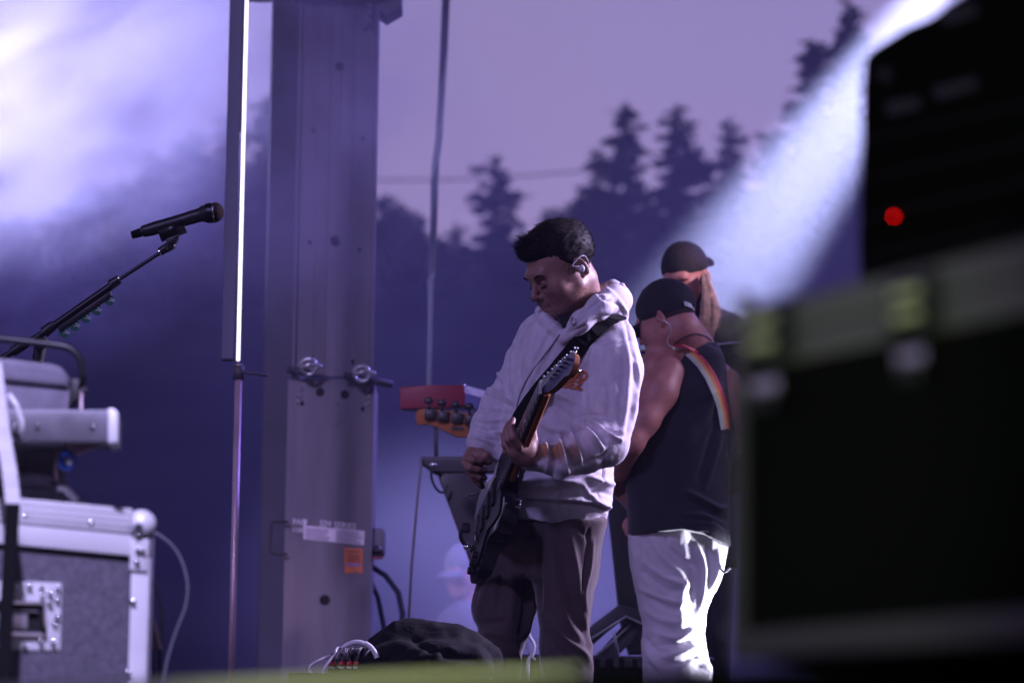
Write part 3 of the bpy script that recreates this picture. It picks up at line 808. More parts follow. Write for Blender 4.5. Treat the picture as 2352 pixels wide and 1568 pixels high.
    bs = MB().ribbon([W(30, 1156, Ys), W(22, 1290, Ys), W(14, 1420, Ys), W(6, 1568, Ys), W(-2, 1700, Ys)], [M(32, Ys)] * 5, [Vector((1, 0, 0))] * 5, .005).done('black_strap', MT['blackmatt'])
    tag(bs, 'black strap running down the front of the grey flight case', 'strap')
    # padded box with a tubular handle
    Yb = 6.660; G = lambda x: Yb + (x - 80) * .0004
    bx = empty('speaker_box', (W(0, 1000, Yb).x, Yb + .1, W(60, 1150, Yb).z), 'grey round edged box with tubular handle behind the white strap', 'box')
    pts = [(-400, 776), (118, 836), (140, 842), (158, 866), (160, 900), (152, 1160), (-400, 1120)]
    quadbox('body', pts, [G(x) for x, _ in pts], Vector((-.06, .3, 0)), MT['greycarpet'], bx, .012, 3)
    pts = [(-400, 774), (118, 833), (143, 841), (161, 866), (158, 893), (-400, 838)]
    quadbox('top_cap', pts, [G(x) - .012 for x, _ in pts], Vector((-.06, .32, 0)), MT['greycarpet'], bx, .014, 3)
    MB().tube([W(-60, 772, Yb), W(0, 778, Yb), W(100, 789, Yb), W(142, 794, Yb), W(162, 801, Yb), W(178, 815, Yb), W(187, 833, Yb), W(190, 860, Yb), W(188, 890, Yb)], M(8.5, Yb), 12).done('tube_handle', MT['blackmetal'], bx, smooth=True)
    MB().tube([W(188, 886, Yb), W(186, 960, Yb), W(184, 1010, Yb)], M(5, Yb), 8).done('handle_post', MT['pinksteel'], bx, smooth=True)
    soft(MB().prism([W(160, 868, Yb), W(184, 870, Yb), W(188, 898, Yb), W(178, 915, Yb), W(158, 940, Yb)], (0, .03, 0), bev=.003).done('side_bracket', MT['black'], bx))
    MB().sph(W(194, 896, Yb - .02), M(8, Yb), 14).done('knob', MT['steeldark'], bx, smooth=True)
    # bright metal shelf
    Yc = 6.420
    sh = empty('metal_shelf', (W(100, 1016, Yc).x, Yc + .1, W(100, 1016, Yc).z), 'shiny metal shelf bracket jutting right above the flight case', 'shelf')
    quadbox('shelf_front', [(-300, 940), (250, 941), (250, 1014), (-300, 1014)], [Yc] * 4, Vector((-.02, .25, .01)), MT['shelf'], sh, .003)
    quadbox('end_cap', [(247, 937), (262, 938), (272, 948), (271, 1015), (249, 1017)], [Yc - .012] * 5, Vector((-.02, .25, .01)), MT['alurail'], sh, .003)
    for x, y in ((86, 978), (212, 979)): MB().sph(W(x, y, Yc - .004), M(5, Yc), 10, (1, .5, 1)).done('rivet', MT['chrome'], sh, smooth=True)
    MB().prism([W(150, 1016, Yc + .05), W(245, 1017, Yc + .05), W(172, 1044, Yc + .05)], (0, .02, 0)).done('gusset', MT['pinksteel'], sh)
    MB().tube([W(20, 905, Yc - .05), W(38, 930, Yc - .05), W(50, 965, Yc - .05), W(52, 1000, Yc - .05)], M(6, Yc), 8).done('curved_rim', MT['alurail'], sh, smooth=True)
    MB().sph(W(35, 978, Yc - .07), M(10, Yc), 12).done('wing_nut', MT['chrome'], sh, smooth=True)
    # second small box on the case
    Yd = 6.600
    lb = empty('small_box', (W(60, 1155, Yd).x, Yd + .1, W(60, 1160, Yd).z), 'small grey rounded box sitting on the flight case lid', 'box')
    pts = [(-300, 1062), (100, 1088), (126, 1096), (137, 1116), (131, 1172), (-300, 1150)]
    quadbox('body', pts, [Yd] * 6, Vector((-.04, .25, 0)), MT['greycarpet'], lb, .012, 3)
    pts = [(-300, 1061), (100, 1086), (128, 1094), (139, 1114), (138, 1124), (-300, 1090)]
    quadbox('lid', pts, [Yd - .01] * 6, Vector((-.04, .27, 0)), MT['greycarpet'], lb, .01, 3)
    quadbox('back_board', [(-200, 1000), (134, 1018), (129, 1100), (-200, 1090)], [Yd + .1] * 4, Vector((0, .02, 0)), MT['black'], lb, .002)
    MB().tube([W(136, 1018, Yd), W(128, 1080, Yd), W(134, 1120, Yd)], M(4.5, Yd), 8).done('corner_tube', MT['pinksteel'], lb, smooth=True)
    # blue ring clip
    c = W(154, 1057, 6.504); r = M(15, 6.504)
    rg = MB().tube([c + Vector((math.cos(a) * r * .95, .004 * math.sin(3 * a), math.sin(a) * r * 1.15)) for a in [i * 2 * math.pi / 24 for i in range(25)]], M(6.2, 6.504), 10).done('blue_ring', MT['blue'], None, smooth=True)
    tag(rg, 'blue ring of coiled tape hanging under the metal shelf', 'ring')
    MB().sph(W(160, 1060, 6.480), M(7, 6.480), 10).done('clip', MT['chrome'], rg, smooth=True)
    MB().tube([W(150, 1020, 6.504), W(148, 1040, 6.504), W(150, 1046, 6.504)], M(3, 6.504), 8).done('hanger_loop', MT['blackmetal'], rg, smooth=True)
    # cables
    Ye = 6.720
    def cable(name, pts, r, mt, lab, grp='cables looping behind the flight case'):
        o = MB().tube(curve([W(x, y, Yk) for x, y, Yk in pts]), M(r, Ye), 8).done(name, mt, None, smooth=True)
        return tag(o, lab, 'cable', grp)
    c1 = cable('cable', [(330, 1215, 6.720), (365, 1228, 6.720), (398, 1255, 6.720), (420, 1295, 6.720), (431, 1345, 6.720), (425, 1395, 6.720), (408, 1440, 6.720), (388, 1500, 6.720), (374, 1568, 6.720), (365, 1640, 6.720), (362, 1700, 6.720)], 3.0, MT['greycable'], 'long pale cable making the widest loop right of the flight case')
    cable('cable', [(330, 1300, 6.780), (350, 1330, 6.780), (366, 1375, 6.780), (372, 1420, 6.780), (370, 1470, 6.780), (366, 1560, 6.780), (360, 1700, 6.780)], 3.4, MT['blackmetal'], 'dark cable hugging the right edge of the flight case')
    cable('cable', [(318, 1480, 6.660), (330, 1510, 6.660), (345, 1545, 6.660), (360, 1600, 6.660), (362, 1700, 6.720)], 3.4, MT['greycable'], 'pale cable end curling out low beside the case corner')
    cable('cable', [(322, 1530, 6.600), (336, 1552, 6.600), (350, 1580, 6.600), (362, 1700, 6.600)], 3.4, MT['greycable'], 'lowest pale cable crossing the bottom edge beside the case')
    for k, (x, y, x2, y2) in enumerate(((340, 1400, 352, 1493), (350, 1425, 364, 1490))):
        o = MB().cyl(W(x, y, 6.744), W(x2, y2, 6.744), M(6.5, 6.720), M(7.5, 6.720), 12).done('cable_connector', MT['pink'])
        tag(o, ('longer' if k == 0 else 'brighter') + ' pinkish cable plug hanging at the right of the flight case', 'connector', 'plugs hanging beside the case')
        MB().cyl(W(x2, y2, 6.744), W(x2 + 1, y2 + 60, 6.744), M(2.6, 6.720), n=8).done('cord', MT['blackmetal'], o, smooth=True)
    o = MB().tube(curve([W(133, 1120, 6.540), W(150, 1123, 6.540), W(165, 1138, 6.540), W(175, 1150, 6.540)]), [M(r, 6.540) for r in _ramp(7, 9, 4 * 6 - 5)], 10).done('white_cable', MT['whitepl'], None, smooth=True)
    tag(o, 'thick white cable bulge lying on top of the flight case', 'cable')
    o = MB().tube(curve([W(172, 1150, 6.564), W(190, 1152, 6.564), W(205, 1164, 6.564), W(212, 1172, 6.564)]), M(4.5, 6.540), 8).done('grey_cable', MT['steel'], None, smooth=True)
    tag(o, 'thin grey cable running from the white cable over the case lid', 'cable')
def _ramp(a, b, n): return [a + (b - a) * i / max(1, n - 1) for i in range(n)]
def curve(pts, sub=6):
    """Catmull-Rom through the points"""
    P = [pts[0]] + list(pts) + [pts[-1]]; out = []
    for i in range(1, len(P) - 2):
        for k in range(sub):
            t = k / sub; a, b, c, d = P[i - 1], P[i], P[i + 1], P[i + 2]
            out.append(0.5 * ((2 * b) + (c - a) * t + (2 * a - 5 * b + 4 * c - d) * t * t + (3 * b - a - 3 * c + d) * t ** 3))
    out.append(pts[-1]); return out

# ------------------------------------------------------------------ microphone, boom and picks
def build_mic():
    Y = 9.9
    st = empty('microphone_stand', (W(-60, 1400, Y).x, Y, 0), 'black boom microphone stand rising from the lower left', 'stand')
    def rod(name, a, b, ra, rb=None, mt='blackmetal', n=16, par=st):
        return soft(MB().cyl(W(*a, Y), W(*b, Y), M(ra, Y), M(rb if rb is not None else ra, Y), n).done(name, MT[mt], par))
    rod('boom_tube', (262, 649), (375, 576), 4.6)
    rod('boom_sleeve', (118, 752), (262, 652), 9.5)
    rod('clutch', (253, 655), (273, 642), 12, 11, 'black'); rod('clutch_ring', (271, 643), (275, 640.5), 10.5, mt='chrome')
    MB().sph(W(254, 645, Y), M(5, Y), 10).done('clutch_screw', MT['blackmetal'], st, smooth=True)
    rod('pivot_clutch', (100, 764), (122, 747), 13.5, 12.5, 'black'); rod('clutch_ring', (121, 747.5), (125, 745), 10, mt='steeldark')
    rod('boom_tail', (-60, 862), (104, 762), 8)
    rod('tail_sleeve', (28, 808), (62, 786), 12, 12, 'black')
    soft(MB().cyl(W(95, 775, Y - .02), W(88, 830, Y - .02), M(17, Y), M(13, Y), 16).done('pivot_block', MT['black'], st))
    MB().cyl(W(92, 790, Y - .05), W(92, 790, Y + .05), M(15, Y), n=18).done('pivot_knob', MT['blackmetal'], st)
    MB().tube([W(76, 782, Y - .03), W(80, 800, Y - .03), W(76, 825, Y - .03)], M(2, Y), 6).done('wire_loop', MT['blackmetal'], st, smooth=True)
    bx = W(90, 830, Y)
    MB().cyl((bx.x, Y, .03), (bx.x, Y, bx.z), M(9, Y), n=14).done('upright', MT['blackmetal'], st, smooth=True)
    MB().cyl((bx.x, Y, .002), (bx.x, Y, .03), .17, n=28).done('base', MT['black'], st)
    # clip: knuckle + cradle
    rod('knuckle', (368, 578), (382, 569), 10, 11, 'black'); rod('clutch_ring', (366, 580), (371, 577), 9, mt='chrome')
    soft(MB().box(W(389, 566, Y), (M(26, Y), .024, M(20, Y)), Matrix.Rotation(R(-32), 3, 'Y'), bev=.004).done('hinge', MT['black'], st))
    MB().cyl(W(392, 565, Y - .02), W(392, 565, Y + .02), M(6, Y), n=12).done('hinge_bolt', MT['chrome'], st)
    soft(MB().prism([W(380, 548, Y - .012), W(412, 536, Y - .012), W(408, 552, Y - .012), W(398, 566, Y - .012), W(384, 566, Y - .012)], (0, .024, 0), bev=.003).done('cradle_foot', MT['black'], st))
    ax = (W(430, 530, Y) - W(345, 548, Y)).normalized()
    # half shell cradle under the handle
    a = W(366, 540, Y); b = W(424, 519, Y)
    cr_ = MB(); n = 12; upv = Vector((0, -1, 0)).cross(b - a).normalized(); upv = upv if upv.z > 0 else -upv
    side = Vector((0, 1, 0)); r1 = M(17.5, Y); r0 = M(14.5, Y)
    va = []
    for rr in (r1, r0):
        for pnt in (a, b):
            va.append([cr_.bm.verts.new(pnt + side * math.cos(t) * rr + upv * -math.sin(t) * rr) for t in [-.5 + (math.pi + 1.0) * i / n for i in range(n + 1)]])
    for A, B in ((va[0], va[1]), (va[2], va[3]), (va[0], va[2]), (va[1], va[3])):
        for k in range(n): cr_.bm.faces.new((A[k], A[k + 1], B[k + 1], B[k]))
    cr_.done('cradle', MT['blackmetal'], st, smooth=True)
    # pick holder rail
    hr = soft(MB().prism([W(139, 762, Y - .006), W(256, 681, Y - .006), W(254, 667, Y - .006), W(130, 752, Y - .006)], (0, .018, 0), bev=.002).done('pick_holder', MT['black'], st))
    # microphone: separate thing lying in the clip
    mk = empty('microphone', tuple(W(400, 505, Y)), 'black handheld wireless microphone with dark red mesh head lying in the boom clip', 'microphone')
    A = W(303, 542, Y); B = W(513, 489, Y)
    # the body bends slightly; use its own axis points
    prof = [(304, 539.5, 6), (306, 539, 8.5), (318, 535.5, 9.5), (326, 533, 10), (327, 532, 13), (331, 531, 14), (345, 527.5, 15.2), (360, 523, 15.6), (400, 511.5, 15.2), (425, 504, 15.6), (436, 500.5, 16), (450, 496.5, 16), (460, 493.5, 16.5), (466, 492, 19.5), (473, 491, 22)]
    body = prof_mesh('body', prof, Y, MT['black'], mk)
    prof_mesh('rear_cap', [(301, 540, 3), (302, 540, 8.6), (312, 537.5, 9.9), (324, 533.8, 10.3)], Y, MT['blackmatt'], mk)
    prof_mesh('head_collar', [(472, 491, 22), (478, 489.8, 23.5), (488, 488.6, 23.8), (489, 488.5, 20)], Y, MT['blackmetal'], mk)
    prof_mesh('silver_ring', [(488, 488.5, 23), (490, 488.3, 24.6), (492, 488.1, 24.6), (493, 488, 23)], Y, MT['chrome'], mk)
    prof_mesh('mesh_grille', [(492, 488, 23.6), (498, 487.6, 23), (504, 487.4, 20.5), (509, 487.2, 16), (513, 487.1, 10), (515, 487, 2)], Y, MT['grille'], mk)
    for x in (441, 458): prof_mesh('ring_mark', [(x, 499 - (x - 441) * .28, 15.5), (x + .2, 499 - (x - 441) * .28, 16.6), (x + 2, 498.4 - (x - 441) * .28, 16.6), (x + 2.2, 498.4 - (x - 441) * .28, 15.5)], Y, MT['steeldark'], mk)
    # picks
    nm = ['topmost green guitar pick, nearest the microphone', 'second green guitar pick down from the microphone', 'middle green guitar pick of the five on the boom', 'green guitar pick second from the low end of the row', 'lowest green guitar pick, nearest the stand pivot']
    for k, (x, y) in enumerate(((251, 690), (221, 712), (196, 730), (171, 748), (147, 764))):
        c = W(x, y, Y - .002); pr = M(12, Y)
        pts = []
        ang0 = R(62)
        for i in range(20):
            a = i * 2 * math.pi / 20
            r = pr * (1 + .10 * math.cos(3 * a))
            pts.append(c + Vector((math.cos(a + ang0) * r, 0, math.sin(a + ang0) * r)))
        t = empty('guitar_pick', tuple(c), nm[k], 'guitar pick', 'green guitar picks on the boom holder')
        MB().prism(pts, (0, .002, 0)).done('pick_body', MT['pickg'], t)
        text('print', 'R', c + Vector((M(3.5, Y), -.0015, M(7.5, Y))), M(13, Y), MT['print'], t, rot=R(-115), bold=.03)
def prof_mesh(name, prof, Y, mt, par, n=28):
    """body of revolution along photo points with radii"""
    m = MB(); pts = [W(x, y, Y) for x, y, r in prof]
    ax = (pts[-1] - pts[0]).normalized(); u = Vector((0, 1, 0)); w = ax.cross(u).normalized()
    rings = [[m.bm.verts.new(p + (u * math.cos(2 * math.pi * k / n) + w * math.sin(2 * math.pi * k / n)) * M(r, Y)) for k in range(n)] for p, (_, _, r) in zip(pts, prof)]
    for A, B in zip(rings, rings[1:]):
        for k in range(n): m.bm.faces.new((A[k], A[(k + 1) % n], B[(k + 1) % n], B[k]))
    m.bm.faces.new(rings[0][::-1]); m.bm.faces.new(rings[-1])
    return soft(m.done(name, mt, par), 35)
def grille_mat():
    m = mat('red_mesh_grille', (0.016, 0.004, 0.006), 0.75, 0.0, spec=.2); n = m.node_tree; L = n.links.new
    b = n.nodes['Principled BSDF']; co = n.nodes.new('ShaderNodeTexCoord'); v = n.nodes.new('ShaderNodeTexVoronoi'); v.inputs['Scale'].default_value = 330
    L(co.outputs['Object'], v.inputs['Vector']); bp = n.nodes.new('ShaderNodeBump'); bp.inputs['Strength'].default_value = 1; bp.inputs['Distance'].default_value = .002
    L(v.outputs['Distance'], bp.inputs['Height']); L(bp.outputs[0], b.inputs['Normal'])
    MT['grille'] = m
grille_mat()

# ------------------------------------------------------------------ right foreground: big case with amplifier, low case and black ledge
def build_right():
    YF = lambda x: 1 / (1 / 2.9 + (x - 1690) * (1 / 2.52 - 1 / 2.9) / 662)
    back = Vector((.75, 1.5, 0))
    def face(name, q, mt, par, dy=0.0, th=.01, bev=.0015, dp=None):
        pts = [W(x, y, YF(x)) + Vector((-dy * .5, -dy, 0)) for x, y in q]
        return soft(MB().prism(pts, dp if dp is not None else (th * .5, th, 0), bev=bev).done(name, mt, par), 30)
    k = empty('large_flight_case', tuple(W(2050, 1520, YF(2050)) + Vector((.1, .2, 0))), 'large black flight case with grey aluminium rails filling the right foreground', 'case')
    zlow = 1900
    face('panel', [(1700, 740), (2700, 500), (2700, 1450), (1700, 1512)], MT['blackcase'], k, 0, bev=.001, dp=back)
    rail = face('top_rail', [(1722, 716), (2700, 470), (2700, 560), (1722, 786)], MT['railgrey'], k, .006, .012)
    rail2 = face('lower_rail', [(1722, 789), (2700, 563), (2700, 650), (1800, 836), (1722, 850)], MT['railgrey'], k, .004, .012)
    lid = [W(1700, 716, YF(1700)), W(2700, 468, YF(2700)), W(2700, 468, YF(2700)) + back, W(1700, 716, YF(1700)) + back]
    MB().prism(lid, (0, 0, -.012)).done('lid_top', MT['blackcase'], k)
    face('corner_rail', [(1686, 740), (1722, 730), (1720, 1508), (1683, 1512)], MT['railshade'], k, .006, .012)
    face('bottom_rail', [(1684, 1452), (2700, 1368), (2700, 1450), (1684, 1520)], MT['railshade'], k, .006, .012)
    bc = soft(MB().sph(W(1712, 697, YF(1712) + .01), M(24, 2.9), 20).done('ball_corner', MT['chrome'], k), 60)
    MB().sph(W(1684, 748, YF(1684)), M(17, 2.9), 16).done('corner_cap', MT['alurail'], bc, smooth=True)
    MB().sph(W(1690, 1450, YF(1684)), M(20, 2.9), 16).done('ball_corner', MT['chrome'], k, smooth=True)
    for x, y in ((1700, 905), (1692, 1030), (1690, 1308), (1700, 850)): MB().sph(W(x, y, YF(x) - .012), M(9, 2.9), 12, (1, .6, 1)).done('rivet', MT['chrome'], k, smooth=True)
    # twist latches
    for (x, y, b) in ((1768, 745, 0), (2102, 678, 1)):
        la = face('latch', [(x - 52, y - 32), (x + 60, y - 58), (x + 60, y + 80), (x - 52, y + 102)], MT['black'], k, .012, .006)
        for q in (0, 1):
            yy = y + q * 52
            face('latch_plate', [(x - 34, yy - 4), (x + 34, yy - 16), (x + 36, yy + 6), (x - 34, yy + 19)], MT['latchglint'], la, .02, .008, .003)
        l2 = face('lower_catch', [(x - 34, y + 136), (x + 34, y + 124), (x + 34, y + 160), (x - 30, y + 172)], MT['alu'], la, .012, .01, .003)
        for q in (-14, 16): face('catch_lug', [(x + q - 12, y + 172), (x + q + 10, y + 168), (x + q + 8, y + 198), (x + q - 10, y + 202)], MT['steeldark'], l2, .012, .006)
    # caster boards down to the deck
    foot = [W(1760, 1500, 2.9), W(2600, 1450, 2.5)]
    for f_ in (W(1790, 1900, 3.05), W(2300, 1900, 2.9)):
        MB().cyl((f_.x, f_.y, 0.02), (f_.x + .04, f_.y, 0.02), .05, n=16).done('caster_wheel', MT['black'], k)
    # amplifier on top
    am = empty('amplifier_head', tuple(W(2100, 640, 2.75)), 'black boxy amplifier with a glowing red light standing on the large flight case', 'amplifier')
    YA = lambda x: 1 / (1 / 3.75 + (x - 1970) * (1 / 3.5 - 1 / 3.75) / 380)
    q = [(1974, 700), (1968, 544), (1982, 463), (1986, 387), (1976, 314), (1979, 200), (1980, 129), (2005, 105), (2053, 80), (2085, 60), (2137, 40), (2178, 24), (2230, -30), (2700, -160), (2700, 700)]
    soft(MB().prism([W(x, y, YA(x)) for x, y in q], Vector((.30, .45, 0)), bev=.006).done('housing', MT['blackcase'], am), 35)
    def af(name, q, mt, dy, th=.004):
        return soft(MB().prism([W(x, y, YA(x)) + Vector((0, -dy, 0)) for x, y in q], (0, th, 0), bev=.001).done(name, mt, am), 30)
    for (q, m_) in (([(2035, 240), (2110, 225), (2115, 250), (2040, 268)], 'steeldark'), ([(2145, 205), (2240, 180), (2245, 205), (2150, 232)], 'steeldark'), ([(2160, 30), (2240, 10), (2245, 36), (2168, 60)], 'steeldark'), ([(2020, 160), (2040, 160), (2044, 186), (2024, 188)], 'steeldark')):
        af('panel_mark', q, MT[m_], .006)
    for a in (300, 390, 480, 570): af('seam', [(1990, a + 20), (2700, a - 140), (2700, a - 137), (1990, a + 23)], MT['steeldark'], .004)
    c = W(2053, 497, YA(2053) - .008)
    MB().sph(c, M(3.4, 3.7), 12).done('red_light', MT['ledred'], am, smooth=True)
    # low case with a lit rail across the bottom, and the black ledge
    lo = empty('low_flight_case', tuple(W(900, 1640, 3.0)), 'low black case whose pale edging rail shows yellow green along the bottom', 'case')
    YL = lambda x: 3.15 - (x - 300) * .0003
    def lp(x, y, dy=0): return W(x, y, YL(x)) + Vector((0, dy, 0))
    a0, a1 = lp(-500, 1590), lp(1336, 1527)
    soft(MB().prism([lp(-500, 1591), lp(1336, 1530), lp(1336, 1552), lp(-500, 1640)], (0, .02, 0), bev=.004).done('edging_rail', MT['alurail'], lo))
    pb = [lp(-500, 1600, .004), lp(1400, 1536, .004)]
    soft(MB().prism([Vector((pb[0].x, pb[0].y, .02)), Vector((pb[1].x, pb[1].y, .02)), pb[1] - Vector((0, 0, .006)), pb[0] - Vector((0, 0, .006))], (0.05, .5, 0), bev=.004).done('case_body', MT['black'], lo))
    ld = empty('black_ledge', tuple(W(1900, 1560, 2.45)), 'matt black ledge across the bottom right corner', 'ledge')
    YB = 2.45
    pts = [W(1180, 1572, YB + .2), W(1340, 1545, YB), W(1600, 1535, YB), W(2700, 1512, YB)]
    b = MB(); 
    tops = [W(1150, 1575, YB), W(1340, 1547, YB), W(1700, 1534, YB), W(2800, 1505, YB)]
    b.prism([tops[0], tops[1], tops[2], tops[3], Vector((tops[3].x, YB, .01)), Vector((tops[0].x, YB, .01))], (0, .2, 0), bev=.006)
    soft(b.done('ledge_body', MT['blackcase'], ld), 30)

# ------------------------------------------------------------------ things standing round the musicians
def build_stagebits():
    # low black trunk that carries the cloth heap and cables
    Y = 9.3
    zt = W(900, 1551, Y).z
    tr = empty('equipment_trunk', (W(960, 1600, Y).x, Y + .3, 0), 'low black equipment trunk under the crumpled cloth and cable bundle', 'trunk')
    xl = W(668, 1560, Y).x; xr = W(1120, 1560, Y).x
    soft(MB().box(((xl + xr) / 2, Y + .35, zt / 2), (xr - xl, .6, zt - .01), bev=.015, seg=2).done('trunk_body', MT['black'], tr))
    soft(MB().box(((xl + xr) / 2, Y + .35, zt - .004), (xr - xl + .02, .62, .02), bev=.004).done('trunk_lid', MT['blackmetal'], tr))
    for x in (728, 953): MB().box((W(x, 1556, Y).x, Y + .03, zt - .006), (M(60 if x < 800 else 8, Y), .01, M(8, Y)), bev=.002).done('trunk_catch', MT['chrome'], tr)
    # crumpled cloth: displaced heap
    A = W(800, 1545, Y + .2); f = SDF()
    def pt(x, y, dy=.2): return tuple(W(x, y, Y + dy))
    f.add(chain([pt(815, 1548), pt(870, 1515), pt(930, 1490), pt(960, 1478)], [.018, .045, .07, .06], .03))
    f.add(chain([pt(960, 1480), pt(1010, 1492), pt(1060, 1505), pt(1110, 1512)], [.055, .06, .055, .05], .03), .03)
    f.add(chain([pt(930, 1530, .1), pt(1000, 1538, .1), pt(1080, 1540, .1)], [.06, .07, .06], .04), .04)
    f.add(chain([pt(845, 1545, .1), pt(930, 1548, .1)], [.05, .06], .04), .04)
    f.cut(plane((0, 0, zt + .006), (0, 0, -1)))
    lo, hi = bounds([pt(800, 1548), pt(1120, 1470), pt(960, 1400), pt(960, 1548, -.02), pt(960, 1548, .4)], .1)
    o = cloth('crumpled_cloth', f, lo, hi, .008, MT['blackcrumple'], None, lines=[([(950, 1470), (985, 1490), (1030, 1505), (1090, 1512)], 6, -.02), ([(985, 1520), (1010, 1500), (1040, 1490)], 6, .02), ([(1000, 1545), (1040, 1525), (1085, 1530)], 6, .018), ([(870, 1540), (900, 1500), (930, 1480)], 7, -.014), ([(900, 1548), (950, 1520), (975, 1495)], 7, .016)], nz=[(.012, (9, 9, 9), 3), (.005, (28, 28, 28), 8)])
    tag(o, 'crumpled black cloth jacket heaped on the trunk left of the guitarist', 'cloth')
    # note card
    q = [(905, 1460), (931, 1457), (929, 1484), (903, 1486)]
    o = MB().prism([W(x, y, Y + .45) for x, y in q], (0, .004, 0)).done('paper_card', MT['labelw']); tag(o, 'small pale square card standing behind the crumpled cloth', 'card')
    for k in range(4):
        MB().prism([W(908, 1463 + k * 5, Y + .446), W(925 - (k % 2) * 5, 1462 + k * 5, Y + .446), W(925 - (k % 2) * 5, 1464.5 + k * 5, Y + .446), W(908, 1465.5 + k * 5, Y + .446)], (0, .001, 0)).done('printed_line', MT['labeltext'], o)
    # cable bundle with red connectors
    cb = empty('cable_bundle', tuple(W(790, 1545, Y + .1)), 'tangle of grey cables with red banded plugs at the left of the black cloth', 'cables')
    rnd = random.Random(9)
    rack = soft(MB().box(W(790, 1533, Y + .16), (M(70, Y), .1, M(40, Y)), bev=.008).done('connector_rack', MT['black'], cb))
    for x in (762, 784, 802, 818):
        pl = MB().cyl(W(x, 1540, Y + .08), W(x + 3, 1500, Y + .08), M(6.5, Y), M(5, Y), 12).done('plug', MT['black'], cb, smooth=True)
        MB().cyl(W(x, 1528, Y + .078), W(x + .8, 1518, Y + .078), M(7.2, Y), n=12).done('red_band', MT['redtag'], pl, smooth=True)
        MB().cyl(W(x - .3, 1534, Y + .078), W(x, 1530, Y + .078), M(7.2, Y), n=12).done('clear_collar', MT['clear'], pl, smooth=True)
    def cab(pts, r, mt='clear', nm='cable'): MB().tube(curve([W(x, y, Y + d) for x, y, d in pts]), M(r, Y), 8).done(nm, MT[mt], cb, smooth=True)
    cab([(786, 1490, .1), (800, 1479, .1), (822, 1474, .1), (842, 1481, .1), (855, 1494, .1), (860, 1505, .1)], 6, 'whitepl')
    cab([(838, 1476, .06), (852, 1486, .06), (862, 1500, .06), (866, 1510, .06)], 6, 'whitepl')
    cab([(760, 1505, .08), (740, 1512, .06), (718, 1524, .05), (710, 1536, .05), (718, 1547, .05), (740, 1552, .05)], 3.6)
    cab([(772, 1498, .08), (760, 1512, .06), (748, 1528, .05), (742, 1545, .05), (752, 1551, .05)], 3.2)
    for k in range(9):
        x = 768 + k * 9
        cab([(x + rnd.uniform(-6, 6), 1530, .1), (x + rnd.uniform(-3, 9), 1502, .07), (x + 10 + rnd.uniform(-4, 8), 1487, .09), (x + 24, 1492 + k * 1.5, .12), (x + 28, 1515, .12)], rnd.uniform(2, 3.2), rnd.choice(['clear', 'blackmetal', 'steel']))
    o = soft(MB().box(W(704, 1551, Y + .1), (M(62, Y), .05, M(7, Y)), bev=.004).done('metal_bar', MT['chrome'])); tag(o, 'short shiny metal bar lying at the left end of the trunk', 'bar')
    # bright small cable coil behind the legs
    Y2 = 10.9
    o = MB().tube(curve([W(1211, 1438, Y2), W(1216, 1460, Y2), W(1226, 1478, Y2), W(1224, 1500, Y2), W(1213, 1522, Y2), W(1215, 1600, Y2)]), M(4, Y2), 8).done('pale_cable', MT['whitepl'], None, smooth=True)
    tag(o, 'pale cable standing up between the legs of the hooded guitarist', 'cable')
    MB().tube(curve([W(1208, 1445, Y2), W(1208, 1470, Y2), W(1214, 1495, Y2), W(1230, 1515, Y2)]), M(2.4, Y2), 8).done('loop', MT['clear'], o, smooth=True)
    # riser with pleated skirt behind the legs
    Y3 = 12.1
    rs = empty('low_riser', (W(1420, 1560, Y3).x, Y3 + .5, 0), 'low riser with pleated black skirt behind the trousers of both musicians', 'riser')
    z = W(1420, 1505, Y3).z; xl = W(1060, 1505, Y3).x; xr = W(1640, 1505, Y3).x
    b = MB(); pts = []
    n = 90
    for i in range(n + 1): pts.append(Vector((xl + (xr - xl) * i / n, Y3 + .02 * math.sin(i * 1.4) + .01 * math.sin(i * .45), 0)))
    prev = None
    for p in pts:
        v = (b.bm.verts.new((p.x, p.y, .01)), b.bm.verts.new((p.x, Y3 + (p.y - Y3) * .3, z - .01)))
        if prev: b.bm.faces.new((prev[0], v[0], v[1], prev[1]))
        prev = v
    sk = b.done('skirt', MT['blackmatt'], rs, smooth=True)
    soft(MB().box(((xl + xr) / 2, Y3 + .55, z - .02), (xr - xl, 1.1, .04), bev=.004).done('riser_top', MT['stagefloor'], rs))
    soft(MB().box(((xl + xr) / 2, Y3 + .6, z / 2 - .02), (xr - xl - .1, .9, z - .08)).done('riser_frame', MT['steeldark'], rs))
    # slim white stick
    o = MB().cyl(W(1410, 1455, 11.9), W(1420, 1506, 12.1), M(3.6, 12), n=10).done('white_stick', MT['whitepl'], None, smooth=True)
    tag(o, 'thin white stick leaning on the low riser between the musicians', 'stick')
    # keyboard stand: slanted black legs, top beam, arms
    Y4 = 12.6
    ks = empty('keyboard_stand', (W(1240, 1500, Y4).x, Y4 + .2, 0), 'large black keyboard stand with slanted legs behind the guitarist', 'stand')
    def slab(name, q, mt='black', d=.12, par=ks, dy=0): return soft(MB().prism([W(x, y, Y4 + dy) for x, y in q], (0, d, 0), bev=.004).done(name, MT[mt], par), 30)
    slab('slanted_leg', [(996, 1060), (1110, 1060), (1215, 1700), (1160, 1700), (1098, 1330), (1020, 1130)])
    slab('slanted_leg', [(1392, 1040), (1455, 1040), (1500, 1500), (1445, 1500), (1425, 1425), (1400, 1190)])
    slab('top_beam', [(965, 1048), (1460, 1040), (1460, 1075), (1000, 1085), (968, 1062)], 'steeldark', .1, ks, -.01)
